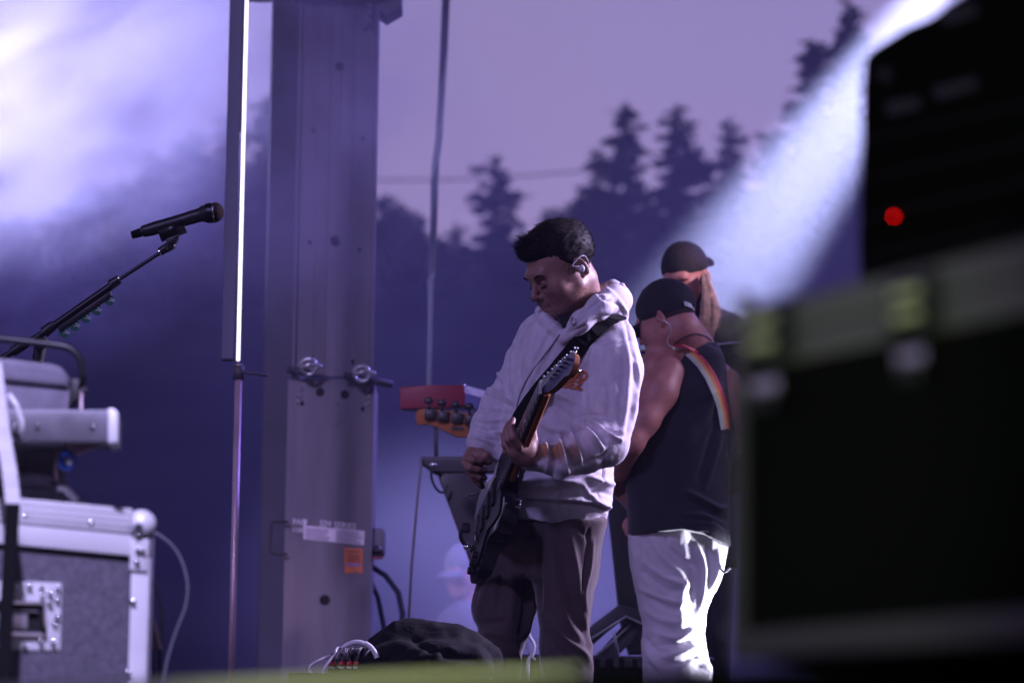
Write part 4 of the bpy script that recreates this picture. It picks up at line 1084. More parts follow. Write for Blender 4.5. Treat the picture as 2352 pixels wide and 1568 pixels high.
    MB().tube([W(968, 1050, Y4 - .03), W(958, 1150, Y4 - .03), W(945, 1300, Y4 - .03), W(936, 1470, Y4 - .03)], M(3.2, Y4), 8).done('thin_brace', MT['steel'], ks, smooth=True)
    MB().tube(curve([W(990, 1070, Y4 - .05), W(992, 1100, Y4 - .05), (W(1004, 1124, Y4 - .05)), W(1018, 1130, Y4 - .05), W(1028, 1112, Y4 - .05)]), M(3, Y4), 8).done('hanging_lead', MT['black'], ks, smooth=True)
    MB().sph(W(995, 1067, Y4 - .06), M(7, Y4), 10, (1.4, 1, .8)).done('clip', MT['alu'], ks, smooth=True)
    # folding bench / pedal frame low right
    fb = empty('folding_bench', (W(1400, 1500, 12.3).x, 12.3, W(1400, 1505, 12.3).z), 'dark folding metal bench frame with bent arm behind the guitarist legs', 'bench')
    def tb(name, pts, r, mt='steeldark'): MB().tube([W(x, y, 12.3 + d) for x, y, d in pts], M(r, 12.3), 8).done(name, MT[mt], fb, smooth=True)
    soft(MB().prism([W(x, y, 12.3) for x, y in ((1338, 1480), (1352, 1440), (1422, 1387), (1432, 1388), (1470, 1400), (1500, 1410), (1500, 1440), (1480, 1440), (1438, 1418), (1425, 1422), (1345, 1494))], (0, .06, 0), bev=.004).done('bent_arm', MT['black'], fb), 30)
    tb('edge_tube', [(1340, 1478, -.02), (1438, 1414, -.02), (1475, 1432, -.02), (1500, 1438, -.02)], 2.5, 'alu')
    soft(MB().prism([W(x, y, 12.34) for x, y in ((1355, 1520), (1440, 1425), (1470, 1428), (1455, 1470), (1380, 1540))], (0, .04, 0), bev=.003).done('seat_panel', MT['steeldark'], fb), 30)
    tb('edge_tube', [(1352, 1518, .02), (1400, 1478, .02), (1450, 1430, .02)], 2.2, 'alu')
    # red keyboard seen from its back and end
    kb = empty('red_keyboard', tuple(W(1010, 935, Y4)), 'dark red keyboard with a white lit end behind the guitarist elbow', 'keyboard')
    soft(MB().prism([W(x, y, Y4) for x, y in ((917, 888), (985, 884), (1067, 884), (1070, 928), (1060, 934), (985, 936), (918, 940))], (.05, .3, .02), bev=.006).done('case', MT['red'], kb), 30)
    yy = [Y4 - .02, Y4 + .28, Y4 + .28, Y4 - .02]
    e = [W(1066, 884, Y4 - .01), W(1330, 955, Y4 + .55), W(1330, 975, Y4 + .55), W(1068, 902, Y4 - .01)]
    MB().prism(e, (0, .02, 0)).done('white_key_row', MT['whitepl'], kb)
    e = [W(1068, 902, Y4 - .008), W(1330, 975, Y4 + .55), W(1330, 1010, Y4 + .55), W(1068, 930, Y4 - .008)]
    MB().prism(e, (0, .02, 0)).done('end_panel', MT['bluepanel'], kb)
    MB().sph(W(1067, 885, Y4 - .03), M(4, Y4), 8).done('corner_screw', MT['chrome'], kb, smooth=True)
    for x in (1000, 1290):
        MB().cyl(W(x, 936, Y4 + .15), W(x + 2, 1050, Y4 + .1), M(5, Y4), n=8).done('stand_post', MT['steeldark'], ks, smooth=True)
    # dark panel/mixer between the two men at the right of the hood
    mx = empty('mixer_ledge', tuple(W(1490, 810, 12.4)), 'thin silver edged ledge behind the tank top musician', 'ledge')
    soft(MB().prism([W(x, y, 12.4) for x, y in ((1470, 806), (1720, 786), (1720, 815), (1470, 840))], (0, .3, 0), bev=.004).done('ledge_body', MT['black'], mx), 30)
    MB().tube([W(1470, 805, 12.39), W(1720, 785, 12.39)], M(3, 12.4), 8).done('silver_edge', MT['alu'], mx, smooth=True)
    MB().cyl(W(1560, 830, 12.55), W(1565, 1700, 12.55), M(9, 12.4), n=10).done('support_post', MT['steeldark'], mx)
MT['blackcrumple'] = mat('black_jacket', (0.007, 0.0065, 0.009), 0.85, spec=.2, bump=.4, bscale=120, var=.25, vscale=14)
MT['railshade'] = mat('shaded_grey_rail', (0.085, 0.08, 0.085), 0.6, 0.2, bump=.1, bscale=40)  # darker copy of the grey rail; weaker light put into the colour
MT['bluepanel'] = mat('blue_grey_panel', (0.12, 0.13, 0.32), 0.4)
# ------------------------------------------------------------------ people
def hrot(yaw, pitch, roll=0.0):
    """head turned to the viewer's left by yaw, bent down by pitch"""
    return (Matrix.Rotation(-R(yaw), 3, 'Z') @ Matrix.Rotation(R(pitch), 3, 'X') @ Matrix.Rotation(R(roll), 3, 'Y'))
def head_sdf(c, Rm, ears=True, sc=1.0):
    c = np.array(c); Rn = np.array(Rm); s = SDF()
    def L(f): return lambda P: f((P - c) @ Rn / sc) * sc
    A = lambda f, k=.012: s.add(L(f), k)
    A(ell((0, .018, .045), (.074, .094, .084)))
    A(ell((0, -.030, .0), (.062, .062, .085)), .03)
    A(ell((0, -.046, -.055), (.046, .042, .052)), .035)
    for x in (-1, 1):
        A(rcone((x * .051, .0, -.05), (x * .022, -.068, -.088), .017, .016), .045)
        A(ell((x * .042, -.060, -.024), (.020, .020, .022)), .034)          # cheek bone
    A(ell((0, -.080, -.096), (.021, .016, .017)), .018)                      # chin
    A(rcone((-.034, -.083, .030), (.034, -.083, .030), .009, .009), .018)    # brow
    for x in (-1, 1):
        s.sub(L(ell((x * .031, -.104, .004), (.019, .018, .0135))), .014)
    A(chain([(0, -.088, .022), (0, -.101, -.004), (0, -.116, -.026)], [.0065, .0085, .0095]), .010)
    for x in (-1, 1):
        A(ell((x * .0125, -.100, -.031), (.0085, .0105, .008)), .006)
        s.sub(L(ell((x * .006, -.110, -.0385), (.0032, .0050, .0030))), .002)
        A(ell((x * .031, -.077, .003), (.0150, .0135, .0125)), .004)        # lid over the eyeball
    for x in (-1, 1):   # lid crease where the lashes meet
        s.sub(L(chain([(x * .018, -.0905, -.003), (x * .031, -.0925, -.0065), (x * .044, -.086, -.002)], [.0012, .0016, .0012])), .0015)
        A(chain([(x * .016, -.094, .021), (x * .032, -.094, .0265), (x * .048, -.083, .020)], [.0035, .0042, .003]), .005)
    A(ell((0, -.090, -.050), (.026, .014, .013)), .014)
    A(chain([(-.021, -.090, -.0605), (0, -.1025, -.0575), (.021, -.090, -.0605)], [.003, .0052, .003]), .004)
    A(chain([(-.018, -.090, -.0685), (0, -.1005, -.0705), (.018, -.090, -.0685)], [.003, .0058, .003]), .004)
    s.sub(L(chain([(-.023, -.094, -.0645), (0, -.1085, -.0642), (.023, -.094, -.0645)], [.0012, .0016, .0012])), .0025)
    if ears:
        for x in (-1, 1):
            E = Matrix.Rotation(R(-x * 22), 3, 'Z') @ Matrix.Rotation(R(14), 3, 'X')
            A(ell((x * .079, .018, -.002), (.0075, .0175, .031), np.array(E)), .004)
            s.sub(L(ell((x * .089, .012, .004), (.009, .0105, .018), np.array(E))), .003)
            A(ell((x * .0765, .002, -.004), (.005, .005, .007)), .003)
            A(ell((x * .078, .010, -.027), (.005, .0075, .008)), .004)
    return s, L
def neck_to(s, L, c, Rm, base, r0=.055, r1=.062):
    top = Vector(c) + Rm @ Vector((0, .032, -.045))
    s.add(rcone(tuple(top), base, r0, r1), .022)
def finger(s, pts, r, k=.004):
    s.add(chain([tuple(p) for p in pts], r, .003), k)
def multi(name, parts, mt, p):
    """several meshed fields joined into one continuous-looking skin mesh"""
    Vs = []; Qs = []; n = 0
    for f, lo, hi, h in parts:
        V, Q = mesh_sdf(f, lo, hi, h); V = relax(V, Q, 2, .5)
        Vs.append(V); Qs.append(Q + n); n += len(V)
    me = np_mesh(name, np.concatenate(Vs), np.concatenate(Qs))
    return link(name, me, mt, p)
def key(y, xl, xr, Yc, ry, Yn=None):
    a = W(xl, y, Yn or Yc); b = W(xr, y, Yn or Yc)
    return ((a.z + b.z) / 2, (a.x + b.x) / 2, Yc, (b.x - a.x) / 2, ry)
def keyz(z, xl, xr, y, Yc, ry):
    k = key(y, xl, xr, Yc, ry); return (z,) + k[1:]
def bvh_of(o):
    me = o.data; M_ = world_of(o)
    return BVHTree.FromPolygons([M_ @ v.co for v in me.vertices], [tuple(p.vertices) for p in me.polygons])
def hit(bvh, x, y, Yd=10.0, off=.004):
    o = Vector((0, 0, CAMZ)); d = (W(x, y, Yd) - o).normalized()
    h = bvh.ray_cast(o, d)
    if h[0] is None: return W(x, y, Yd), Vector((0, -1, 0))
    return h[0] - d * off, h[1]
def hair_tubes(name, strands, r, mt, p, n=3):
    m = MB()
    for s_ in strands: m.tube(s_, [r * (1 - .8 * i / (len(s_) - 1)) for i in range(len(s_))], n, caps=False)
    return m.done(name, mt, p, smooth=True)
def print_on(name, s, bvh, x, y, size, rot, mt, p, Yd, bold=.0):
    """flat print laid onto a cloth surface"""
    cu = bpy.data.curves.new(name, 'FONT'); cu.body = s; cu.size = 1.38; cu.offset = bold; cu.resolution_u = 3
    o = bpy.data.objects.new(name, cu); COL.objects.link(o)
    dg = bpy.context.evaluated_depsgraph_get(); dg.update()
    me = bpy.data.meshes.new_from_object(o.evaluated_get(dg)); bpy.data.objects.remove(o)
    bm = bmesh.new(); bm.from_mesh(me); bmesh.ops.triangulate(bm, faces=bm.faces)
    for _ in range(3): bmesh.ops.subdivide_edges(bm, edges=[e for e in bm.edges if e.calc_length() > .12], cuts=1, use_grid_fill=False)
    bmesh.ops.triangulate(bm, faces=bm.faces)
    c, s_ = math.cos(rot), math.sin(rot)
    for v in bm.verts:
        px = x + size * (v.co.x * c - v.co.y * s_); py = y - size * (v.co.x * s_ + v.co.y * c)
        v.co = hit(bvh, px, py, Yd, .004)[0]
    bm.to_mesh(me); bm.free(); me.materials.clear()
    return link(name, me, mt, p)
def cap_sdf(c, Rm, back=False, k=1.0, sc=1.0):
    c = np.array(c); Rn = np.array(Rm); s = SDF()
    def L(f): return lambda P: f((P - c) @ Rn / sc) * sc
    s.add(L(ell((0, .016, .040), (.0845 * k, .106 * k, .098 * k))))
    s.cut(L(plane((0, 0, .010 if not back else .026), (0, -.16 if not back else -.12, -1))), .004)
    s.add(L(ell((0, .016, .137 * k), (.006, .006, .004))), .003)             # button
    d = -1 if not back else 1
    def brim(P):
        q = P.copy(); q[:, 2] = q[:, 2] + 4.0 * q[:, 0] ** 2 + (.10 * (q[:, 1] * d - .09) if not back else .05 * (q[:, 1] * d - .09)) 
        return ell((0, d * .110, .030 if not back else .034), (.074, .076, .0065))(q)
    s.add(L(brim), .004)
    # seams
    for a in range(6):
        an = a * math.pi / 3 + .5
        pts = [(math.cos(an) * math.sin(t) * .0845 * k, .016 + math.sin(an) * math.sin(t) * .106 * k, .040 + math.cos(t) * .098 * k) for t in (0.12, .5, .9, 1.3, 1.6)]
        s.sub(L(chain(pts, [.0012] * 5)), .0015)
    return s, L

# ---- the hooded guitarist
HS = .95
def build_guitarist():
    Y = 10.0
    P = empty('person', (W(1270, 2070, Y).x, Y, 0), 'man in pale grey hoodie and brown trousers looking down at his black guitar', 'person')
    Hm = hrot(62, 32, 3)
    ear = W(1333, 613, 9.93)
    c = ear - Hm @ Vector((.078, .015, -.002)) * .95
    s, L = head_sdf(c, Hm, sc=.95)
    nb = W(1338, 735, 10.08)
    neck_to(s, L, c, Hm, tuple(nb), .053, .064)
    hp = [c + Vector((-.13, -.13, -.20)), c + Vector((.13, .13, .16))]
    # left hand on the neck
    def w(x, y, Yq): return W(x, y, Yq)
    lh = SDF()
    lh.add(ell(w(1199, 1034, 9.725), (.036, .026, .038)), .01)
    lh.add(ell(w(1186, 1030, 9.710), (.026, .024, .028)), .012)
    lh.add(rcone(w(1204, 1046, 9.735), w(1230, 1057, 9.765), .028, .022), .015)
    finger(lh, [w(1192, 1024, 9.685), w(1178, 1003, 9.665), w(1173, 980, 9.670), w(1178, 964, 9.685)], [.0115, .0105, .0092, .008])
    finger(lh, [w(1184, 1030, 9.700), w(1168, 1010, 9.685), w(1164, 987, 9.692), w(1170, 972, 9.705)], [.012, .0108, .0095, .0082])
    finger(lh, [w(1178, 1038, 9.725), w(1161, 1022, 9.715), w(1158, 1000, 9.720), w(1165, 986, 9.732)], [.0115, .0105, .009, .008])
    finger(lh, [w(1179, 1046, 9.750), w(1165, 1036, 9.745), w(1160, 1019, 9.750), w(1167, 1008, 9.760)], [.0105, .0095, .0085, .0075])
    finger(lh, [w(1214, 1036, 9.730), w(1224, 1012, 9.735), w(1222, 990, 9.740), w(1213, 974, 9.740)], [.017, .0145, .0125, .010], .014)
    # right hand strumming
    rh = SDF()
    rh.add(ell(w(1088, 1054, 9.985), (.028, .030, .030)), .01)
    rh.add(rcone(w(1095, 1045, 10.0), w(1112, 1000, 10.03), .028, .03), .018)
    finger(rh, [w(1073, 1052, 9.965), w(1086, 1056, 9.945), w(1104, 1057, 9.95), w(1117, 1060, 9.965)], [.0118, .0112, .0098, .0085])
    finger(rh, [w(1070, 1064, 9.97), w(1079, 1074, 9.95), w(1097, 1078, 9.955), w(1113, 1081, 9.97)], [.0118, .011, .0098, .0085])
    finger(rh, [w(1076, 1078, 9.98), w(1087, 1089, 9.965), w(1100, 1095, 9.967), w(1113, 1097, 9.98)], [.0112, .0105, .0092, .008])
    finger(rh, [w(1084, 1088, 9.995), w(1092, 1100, 9.985), w(1101, 1109, 9.985), w(1108, 1117, 9.995)], [.0105, .0095, .0085, .0075])
    finger(rh, [w(1104, 1040, 9.965), w(1117, 1046, 9.955), w(1124, 1058, 9.96)], [.014, .012, .010], .01)
    core = SDF()
    core.add(stack([key(1220, 1170, 1330, 10.08, .07), key(1000, 1200, 1360, 10.10, .07), key(820, 1240, 1390, 10.12, .06), key(760, 1300, 1360, 10.12, .05)]), .02)
    core.add(chain([tuple(w(1402, 800, 9.98)), tuple(w(1392, 1018, 9.85)), tuple(w(1240, 1058, 9.785))], [.030, .016, .014], .01), .02)
    core.add(chain([tuple(w(1240, 790, 10.12)), tuple(w(1172, 905, 10.08)), tuple(w(1112, 1005, 10.03))], [.035, .03, .026], .01), .02)
    core.add(chain([tuple(w(1180, 1250, 10.12)), tuple(w(1152, 1500, 10.12)), tuple(w(1145, 2010, 10.12))], [.055, .035, .03], .01), .02)
    core.add(chain([tuple(w(1300, 1250, 10.04)), tuple(w(1296, 1500, 10.02)), tuple(w(1300, 2010, 10.02))], [.055, .035, .03], .01), .02)
    clo, chi = bounds([w(1100, 2020, 10), w(1430, 740, 10), w(1100, 1000, 10.2), w(1240, 1061, 9.7)], .12)
    body = multi('body', [(s, *bounds(hp, .02), .0028), (lh, *bounds([w(1150, 950, 9.62), w(1250, 1090, 9.84)], .02), .0024),
                          (rh, *bounds([w(1050, 990, 9.9), w(1130, 1130, 10.06)], .03), .0024), (core, clo, chi, .014)], MT['skin'], P)
    # brows and lashes
    for x in (-1, 1):
        st = []
        rnd = random.Random(4 + x)
        for k in range(70):
            t = rnd.random(); b = Vector((x * (.015 + .035 * t), -.0985 + .012 * t * t, .0225 + .006 * math.sin(t * 3) + rnd.uniform(-.003, .003)))
            st.append([c + Hm @ (b * HS), c + Hm @ ((b + Vector((x * .006, -.0005 - .001 * rnd.random(), .0015))) * HS), c + Hm @ ((b + Vector((x * .010, .001, .0005))) * HS)])
        hair_tubes('eyebrow', st, .0006, MT['hairdark'], P)
        st = []
        for k in range(26):
            t = k / 25; b = Vector((x * (.020 + .023 * t), -.0915 + .004 * t, -.0055 + .002 * t))
            st.append([c + Hm @ (b * HS), c + Hm @ ((b + Vector((x * .001, -.005, -.003))) * HS)])
        hair_tubes('eyelashes', st, .0007, MT['hairdark'], P)
    # beard stubble on jaw, chin and lip
    nv = len(body.data.vertices); co = np.empty(nv * 3); body.data.vertices.foreach_get('co', co); co = co.reshape(-1, 3)
    lc = (co - np.array(c)) @ np.array(Hm) / HS
    ok = np.where((lc[:, 2] < -.035 - .35 * (lc[:, 1] + .06)) & (lc[:, 2] > -.125) & (lc[:, 1] < .012) & (np.abs(lc[:, 0]) < .07) & (np.linalg.norm(lc, axis=1) < .17))[0]
    ok = [i for i in ok if not (abs(lc[i, 0]) < .022 and -.074 < lc[i, 2] < -.056)]
    rnd = random.Random(31); st = []
    for k in range(2400):
        i = rnd.choice(ok); p_ = Vector(co[i]) + Vector([rnd.gauss(0, .0011) for _ in range(3)])
        d_ = (Hm @ (Vector(lc[i]) * Vector((1, 1, .2))).normalized() * .6 + Vector((0, 0, -.5)) + Vector([rnd.gauss(0, .3) for _ in range(3)])).normalized()
        st.append([p_, p_ + d_ * .0024])
    side = np.where((lc[:, 2] > -.012) & (lc[:, 2] < .085) & (lc[:, 1] < .03) & (lc[:, 1] > -.052 - .3 * (lc[:, 2] - .03)) & (np.abs(lc[:, 0]) > .048) & (np.linalg.norm(lc, axis=1) < .14))[0]
    for k in range(2600):
        i = rnd.choice(list(side)) if k == 0 else side[rnd.randrange(len(side))]; p_ = Vector(co[i]) + Vector([rnd.gauss(0, .0013) for _ in range(3)])
        l_ = lc[i]; keep = (l_[1] + .055) / .06 + rnd.random() * .5
        if keep < .6: continue
        d_ = (Hm @ Vector((l_[0] * 4, .5, -.8))).normalized()
        st.append([p_, p_ + d_ * .0035])
    hair_tubes('stubble', st, .00040, MT['hairdark'], P)
    # hair: cropped sides, thick swept quiff
    hs = SDF()
    hs.add(L(ell((0, .024, .050), (.0800, .0985, .0875))))
    hs.cut(L(plane((0, -.045, .030), (0, -1, -.72))), .006)
    hs.cut(L(plane((0, .05, -.045), (0, -.15, -1))), .006)
    hs.cut(L(plane((0, .0, -.014), (0, -.75, -1))), .005)
    top = SDF()
    top.add(L(ell((0, .022, .083), (.057, .080, .052))))
    top.add(L(ell((0, -.040, .096), (.050, .042, .034))), .02)
    top.add(L(rcone((.022, -.066, .092), (-.03, -.068, .092), .021, .019)), .02)
    top.add(L(ell((0, .078, .068), (.045, .036, .050))), .02)
    hs2 = SDF(); hs2.add(hs); hs2.add(top, .012)
    V, Q = mesh_sdf(hs2, *bounds([c + Vector((-.16, -.16, -.10)), c + Vector((.16, .16, .22))], .0), .003)
    N = vnormals(V, Q); loc = (V - np.array(c)) @ np.array(Hm)
    V = V + N * (.0012 * vnoise(loc * np.array([140, 45, 90]), 1, 2, 2) + .0025 * vnoise(loc * 30, 1, 5, 1))[:, None]
    hair = link('hair', np_mesh('hair', V, Q), MT['hairdark'], P)
    rnd = random.Random(12); st = []; Vn = len(V)
    for k in range(5200):
        i = rnd.randrange(Vn); l = Vector(loc[i]); n = Vector(N[i])
        nl = Hm.transposed() @ n
        if l.z < .0 and rnd.random() < .9: continue
        # flow: forward and up on top, back and down at the sides
        upf = max(0, min(1, (l.z - .07) / .05))
        fl = Vector((0, -1.0, .55 if l.y < -.03 else .12)) * upf + Vector((0, .45, -.8)) * (1 - upf)
        ln = (.012 + .010 * rnd.random()) * upf + .007 * (1 - upf)
        if l.y < -.06 and upf > .4: fl = Vector((rnd.uniform(-.2, .2), -.55, 1.0)); ln *= .8
        if l.y < -.03 and upf > .3: ln *= rnd.uniform(.8, 1.8)
        fl += Vector([rnd.gauss(0, .25) for _ in range(3)])
        a = Vector(V[i]) - n * .002; f1 = (Hm @ fl).normalized()
        st.append([a, a + (f1 * .8 + n * .45) * ln * .5, a + (f1 + n * .18) * ln])
    hair_tubes('hair_strands', st, .0008, MT['hairdark'], hair)
    # hoodie
    f = SDF(); Yt = 10.05
    f.add(stack([key(1260, 1185, 1370, Yt, .125), key(1212, 1130, 1386, Yt, .135), key(1180, 1122, 1398, Yt, .145), key(1150, 1122, 1408, Yt, .15), key(1100, 1125, 1412, Yt, .152), key(1040, 1132, 1414, Yt, .152),
                 key(960, 1150, 1415, Yt, .15), key(880, 1172, 1422, Yt, .145), key(820, 1186, 1436, Yt, .14), key(775, 1200, 1438, Yt, .13), key(745, 1222, 1425, Yt + .01, .115), key(722, 1248, 1405, Yt + .02, .10), key(700, 1270, 1390, Yt + .03, .085)], power=2.3), .03)
    f.add(chain([tuple(w(1403, 782, 9.99)), tuple(w(1410, 850, 9.94)), tuple(w(1403, 940, 9.88)), tuple(w(1392, 1018, 9.83))], [.066, .074, .066, .058], .02), .035)
    f.add(chain([tuple(w(1392, 1018, 9.83)), tuple(w(1345, 1038, 9.80)), tuple(w(1290, 1056, 9.77)), tuple(w(1215, 1050, 9.765))], [.058, .053, .043, .031], .01), .018)
    f.add(chain([tuple(w(1245, 772, 10.12)), tuple(w(1222, 830, 10.10)), tuple(w(1192, 890, 10.08)), tuple(w(1150, 935, 10.06))], [.062, .062, .058, .052], .02), .035)
    f.add(chain([tuple(w(1150, 935, 10.06)), tuple(w(1128, 975, 10.04)), tuple(w(1114, 1022, 10.01))], [.052, .052, .049], .01), .02)
    # hood lying round the neck
    f.add(chain([tuple(w(1300, 775, 9.905)), tuple(w(1335, 738, 9.88)), tuple(w(1378, 704, 9.90)), tuple(w(1412, 688, 9.99)), tuple(w(1418, 690, 10.10)), tuple(w(1380, 700, 10.20)), tuple(w(1320, 705, 10.22))],
                [.018, .028, .032, .036, .036, .034, .030], .02), .02)
    f.add(ell(w(1410, 728, 10.04), (.034, .070, .050)), .03)
    f.add(chain([tuple(w(1298, 778, 9.915)), tuple(w(1272, 755, 9.925)), tuple(w(1250, 732, 9.965)), tuple(w(1245, 716, 10.05)), tuple(w(1280, 706, 10.18))], [.010, .012, .014, .018, .02], .01), .012)
    f.add(chain([tuple(w(1385, 664, 10.09)), tuple(w(1408, 657, 10.10)), tuple(w(1428, 668, 10.09))], [.014, .016, .014], .006), .012)
    f.add(rcone(w(1428, 655, 10.05), w(1432, 668, 10.04), .010, .012), .008)
    # open neck
    f.sub(chain([tuple(w(1322, 640, 10.04)), tuple(w(1318, 700, 10.02)), tuple(w(1308, 728, 9.98)), tuple(w(1300, 748, 9.94))], [.062, .058, .044, .014], .01), .006)
    f.sub(rcone(w(1296, 745, 9.90), w(1293, 762, 9.88), .008, .004), .004)
    # hem: slanting lower edge, open cuffs
    a = w(1165, 1187, 9.92); b = w(1382, 1219, 9.92)
    f.cut(plane(tuple(a), (-(a.z - b.z) * -1 / (b.x - a.x) * -1, 0, -1)), .0)
    f.cut(lambda Pp, q=np.array(w(1203, 1050, 9.765)), d=np.array([-1.0, 0, .30]) / 1.044: np.where((np.abs(Pp[:, 1] - 9.765) < .045) & (Pp[:, 0] < q[0] + .03) & (np.linalg.norm(Pp - q, axis=1) < .075), (Pp - q) @ d, -1), .0)
    f.cut(lambda Pp, q=np.array(w(1090, 1036, 10.0)), d=np.array([-.38, 0, -.92]): np.where((np.linalg.norm(Pp - q, axis=1) < .12) & (Pp[:, 0] < q[0] + .085), (Pp - q) @ d, -1), .0)
    F = [  # (points, half width px, height m): ridges positive, creases negative
        ([(1168, 800), (1160, 870), (1150, 905)], 6, .006), ([(1196, 745), (1180, 800), (1176, 860), (1180, 900)], 5, .006),
        ([(1232, 735), (1210, 790), (1205, 850)], 6, .005), ([(1222, 760), (1190, 830), (1196, 880)], 4, -.006),
        ([(1262, 765), (1238, 810), (1215, 860), (1200, 905), (1190, 960)], 4, -.008), ([(1275, 775), (1250, 820), (1226, 862), (1212, 905)], 4, .006),
        ([(1140, 850), (1150, 865), (1165, 880)], 5, .008), ([(1100, 905), (1130, 912), (1175, 935)], 4, -.010), ([(1115, 892), (1150, 902), (1180, 922)], 5, .008),
        ([(1095, 940), (1130, 945), (1172, 950)], 4, -.006), ([(1088, 962), (1130, 968), (1168, 962)], 4, .006), ([(1085, 980), (1120, 990), (1160, 985)], 4, -.008),
        ([(1125, 985), (1145, 998), (1165, 990)], 4, .012), ([(1118, 1005), (1140, 1012), (1160, 1008)], 3.5, -.010), ([(1080, 1000), (1110, 1008), (1130, 1020)], 4, .006),
        # shoulder seam and sleeve of the near arm
        ([(1438, 740), (1448, 790), (1458, 830)], 3, -.007), ([(1432, 760), (1444, 830), (1440, 900), (1432, 960), (1426, 1010)], 7, .009), ([(1385, 800), (1400, 790), (1448, 778)], 2.5, -.005),
        ([(1455, 810), (1466, 860), (1458, 930), (1446, 985)], 5, .007), ([(1395, 860), (1400, 930), (1398, 980)], 9, -.005), ([(1345, 840), (1340, 900), (1345, 950)], 8, -.016),
        ([(1362, 800), (1358, 860), (1352, 930)], 7, .009), ([(1335, 955), (1370, 952), (1405, 958)], 4, -.014), ([(1345, 968), (1372, 985), (1392, 1010)], 5, -.016),
        ([(1340, 980), (1360, 1005), (1385, 1030)], 5, .013), ([(1360, 965), (1390, 990), (1425, 1010)], 5, .010), ([(1375, 975), (1400, 992), (1430, 1002)], 4, -.008),
        ([(1322, 985), (1338, 1015), (1352, 1048)], 5, -.012), ([(1310, 992), (1325, 1030), (1335, 1065)], 5, .012), ([(1295, 998), (1305, 1030), (1318, 1075)], 4.5, -.011),
        ([(1283, 1003), (1294, 1040), (1305, 1088)], 5, .011), ([(1266, 1012), (1272, 1045), (1270, 1090)], 4, -.011), ([(1250, 1012), (1258, 1040), (1256, 1085)], 4.5, .009),
        ([(1238, 1018), (1240, 1040), (1238, 1060)], 3.5, -.009), ([(1228, 1015), (1232, 1040), (1230, 1068)], 3.5, .006), ([(1218, 1022), (1222, 1045), (1220, 1070)], 3, -.005),
        ([(1400, 1030), (1380, 1050), (1345, 1062), (1310, 1075)], 5, -.006),
        # chest and belly
        ([(1235, 900), (1275, 935), (1320, 965)], 8, -.008), ([(1230, 870), (1280, 905), (1330, 925)], 9, .008), ([(1225, 950), (1260, 985), (1300, 990)], 9, .007),
        ([(1190, 1010), (1210, 960), (1225, 930)], 8, .007), ([(1220, 1000), (1245, 955), (1262, 940)], 7, -.007),
        ([(1300, 1100), (1340, 1090), (1395, 1068)], 6, -.012), ([(1180, 1110), (1260, 1095), (1340, 1112)], 8, .008), ([(1185, 1130), (1250, 1128), (1310, 1125)], 7, -.006),
        ([(1355, 1095), (1390, 1110), (1412, 1112)], 7, .012), ([(1350, 1130), (1385, 1128), (1408, 1140)], 6, -.008), ([(1340, 1118), (1370, 1150), (1400, 1165)], 7, .008),
        ([(1388, 1048), (1386, 1095), (1374, 1125), (1376, 1150)], 2.2, -.006), ([(1290, 1108), (1280, 1150)], 2.0, -.005),
        ([(1122, 1150), (1165, 1147), (1230, 1151), (1300, 1156), (1350, 1160), (1378, 1164), (1410, 1180)], 2.4, -.010), ([(1120, 1140), (1200, 1140), (1300, 1146), (1378, 1153), (1412, 1168)], 6, .008),
        ([(1172, 1158), (1168, 1185)], 2.5, -.005), ([(1240, 1200), (1260, 1170), (1280, 1160)], 8, .004), ([(1330, 1205), (1345, 1180), (1370, 1172)], 9, .005), ([(1385, 1180), (1380, 1215)], 6, -.004),
        # hood
        ([(1330, 725), (1375, 690), (1410, 680)], 3, -.006), ([(1310, 765), (1360, 735), (1410, 722), (1445, 742)], 3, -.008), ([(1390, 660), (1410, 680), (1430, 705), (1448, 735)], 5, .006), ([(1372, 672), (1395, 690), (1425, 700)], 4, -.007), ([(1330, 750), (1370, 720), (1400, 712)], 6, .005),
        ([(1415, 690), (1432, 715), (1440, 745)], 3, -.006), ([(1300, 770), (1340, 728), (1385, 682)], 2, -.005),
    ]
    F = [(p_, w_ * .95, h_ * 1.35) for p_, w_, h_ in F]
    lo, hi = bounds([w(1050, 1240, 10), w(1490, 640, 10), w(1200, 1000, 9.68), w(1300, 800, 10.3)], .03)
    hood = cloth('hoodie', f, lo, hi, .0048, MT['fleece'], P, lines=F, nz=[(.005, (7, 7, 5), 2), (.0022, (26, 26, 18), 6), (.0008, (60, 60, 45), 3)])
    bv = bvh_of(hood)
    # zip line, eyelets, print
    def seam(name, pts, r, mt, par=hood): return MB().tube([hit(bv, x, y, 9.9, -.001)[0] for x, y in curve2(pts)], r, 6).done(name, mt, par, smooth=True)
    seam('zip', [(1287, 768), (1270, 790), (1240, 830), (1210, 872), (1192, 915), (1184, 960), (1178, 1000)], .0028, MT['steel'])
    for x, y in ((1268, 727), (1317, 735)):
        q = hit(bv, x, y, 9.9, .002)[0]; r = .0085
        MB().tube([q + Vector((math.cos(a) * r * .8, -.002 * math.cos(a), math.sin(a) * r)) for a in [i * 6.3 / 14 for i in range(15)]], .0018, 6).done('eyelet', MT['drawcord'], hood, smooth=True)
    print_on('chest_print', 'OD', bv, 1304, 866, 21, -.16, MT['orange'], hood, 9.9, .05)
    print_on('chest_print', 'BEZ', bv, 1290, 887, 20, -.16, MT['orange'], hood, 9.9, .05)
    # dark undershirt in the V
    MB().prism([W(1278, 722, 9.93), W(1306, 722, 9.95), W(1300, 752, 9.92), W(1296, 762, 9.91)], (0, .01, 0)).done('undershirt', MT['navytop'], P)
    # trousers
    t = SDF()
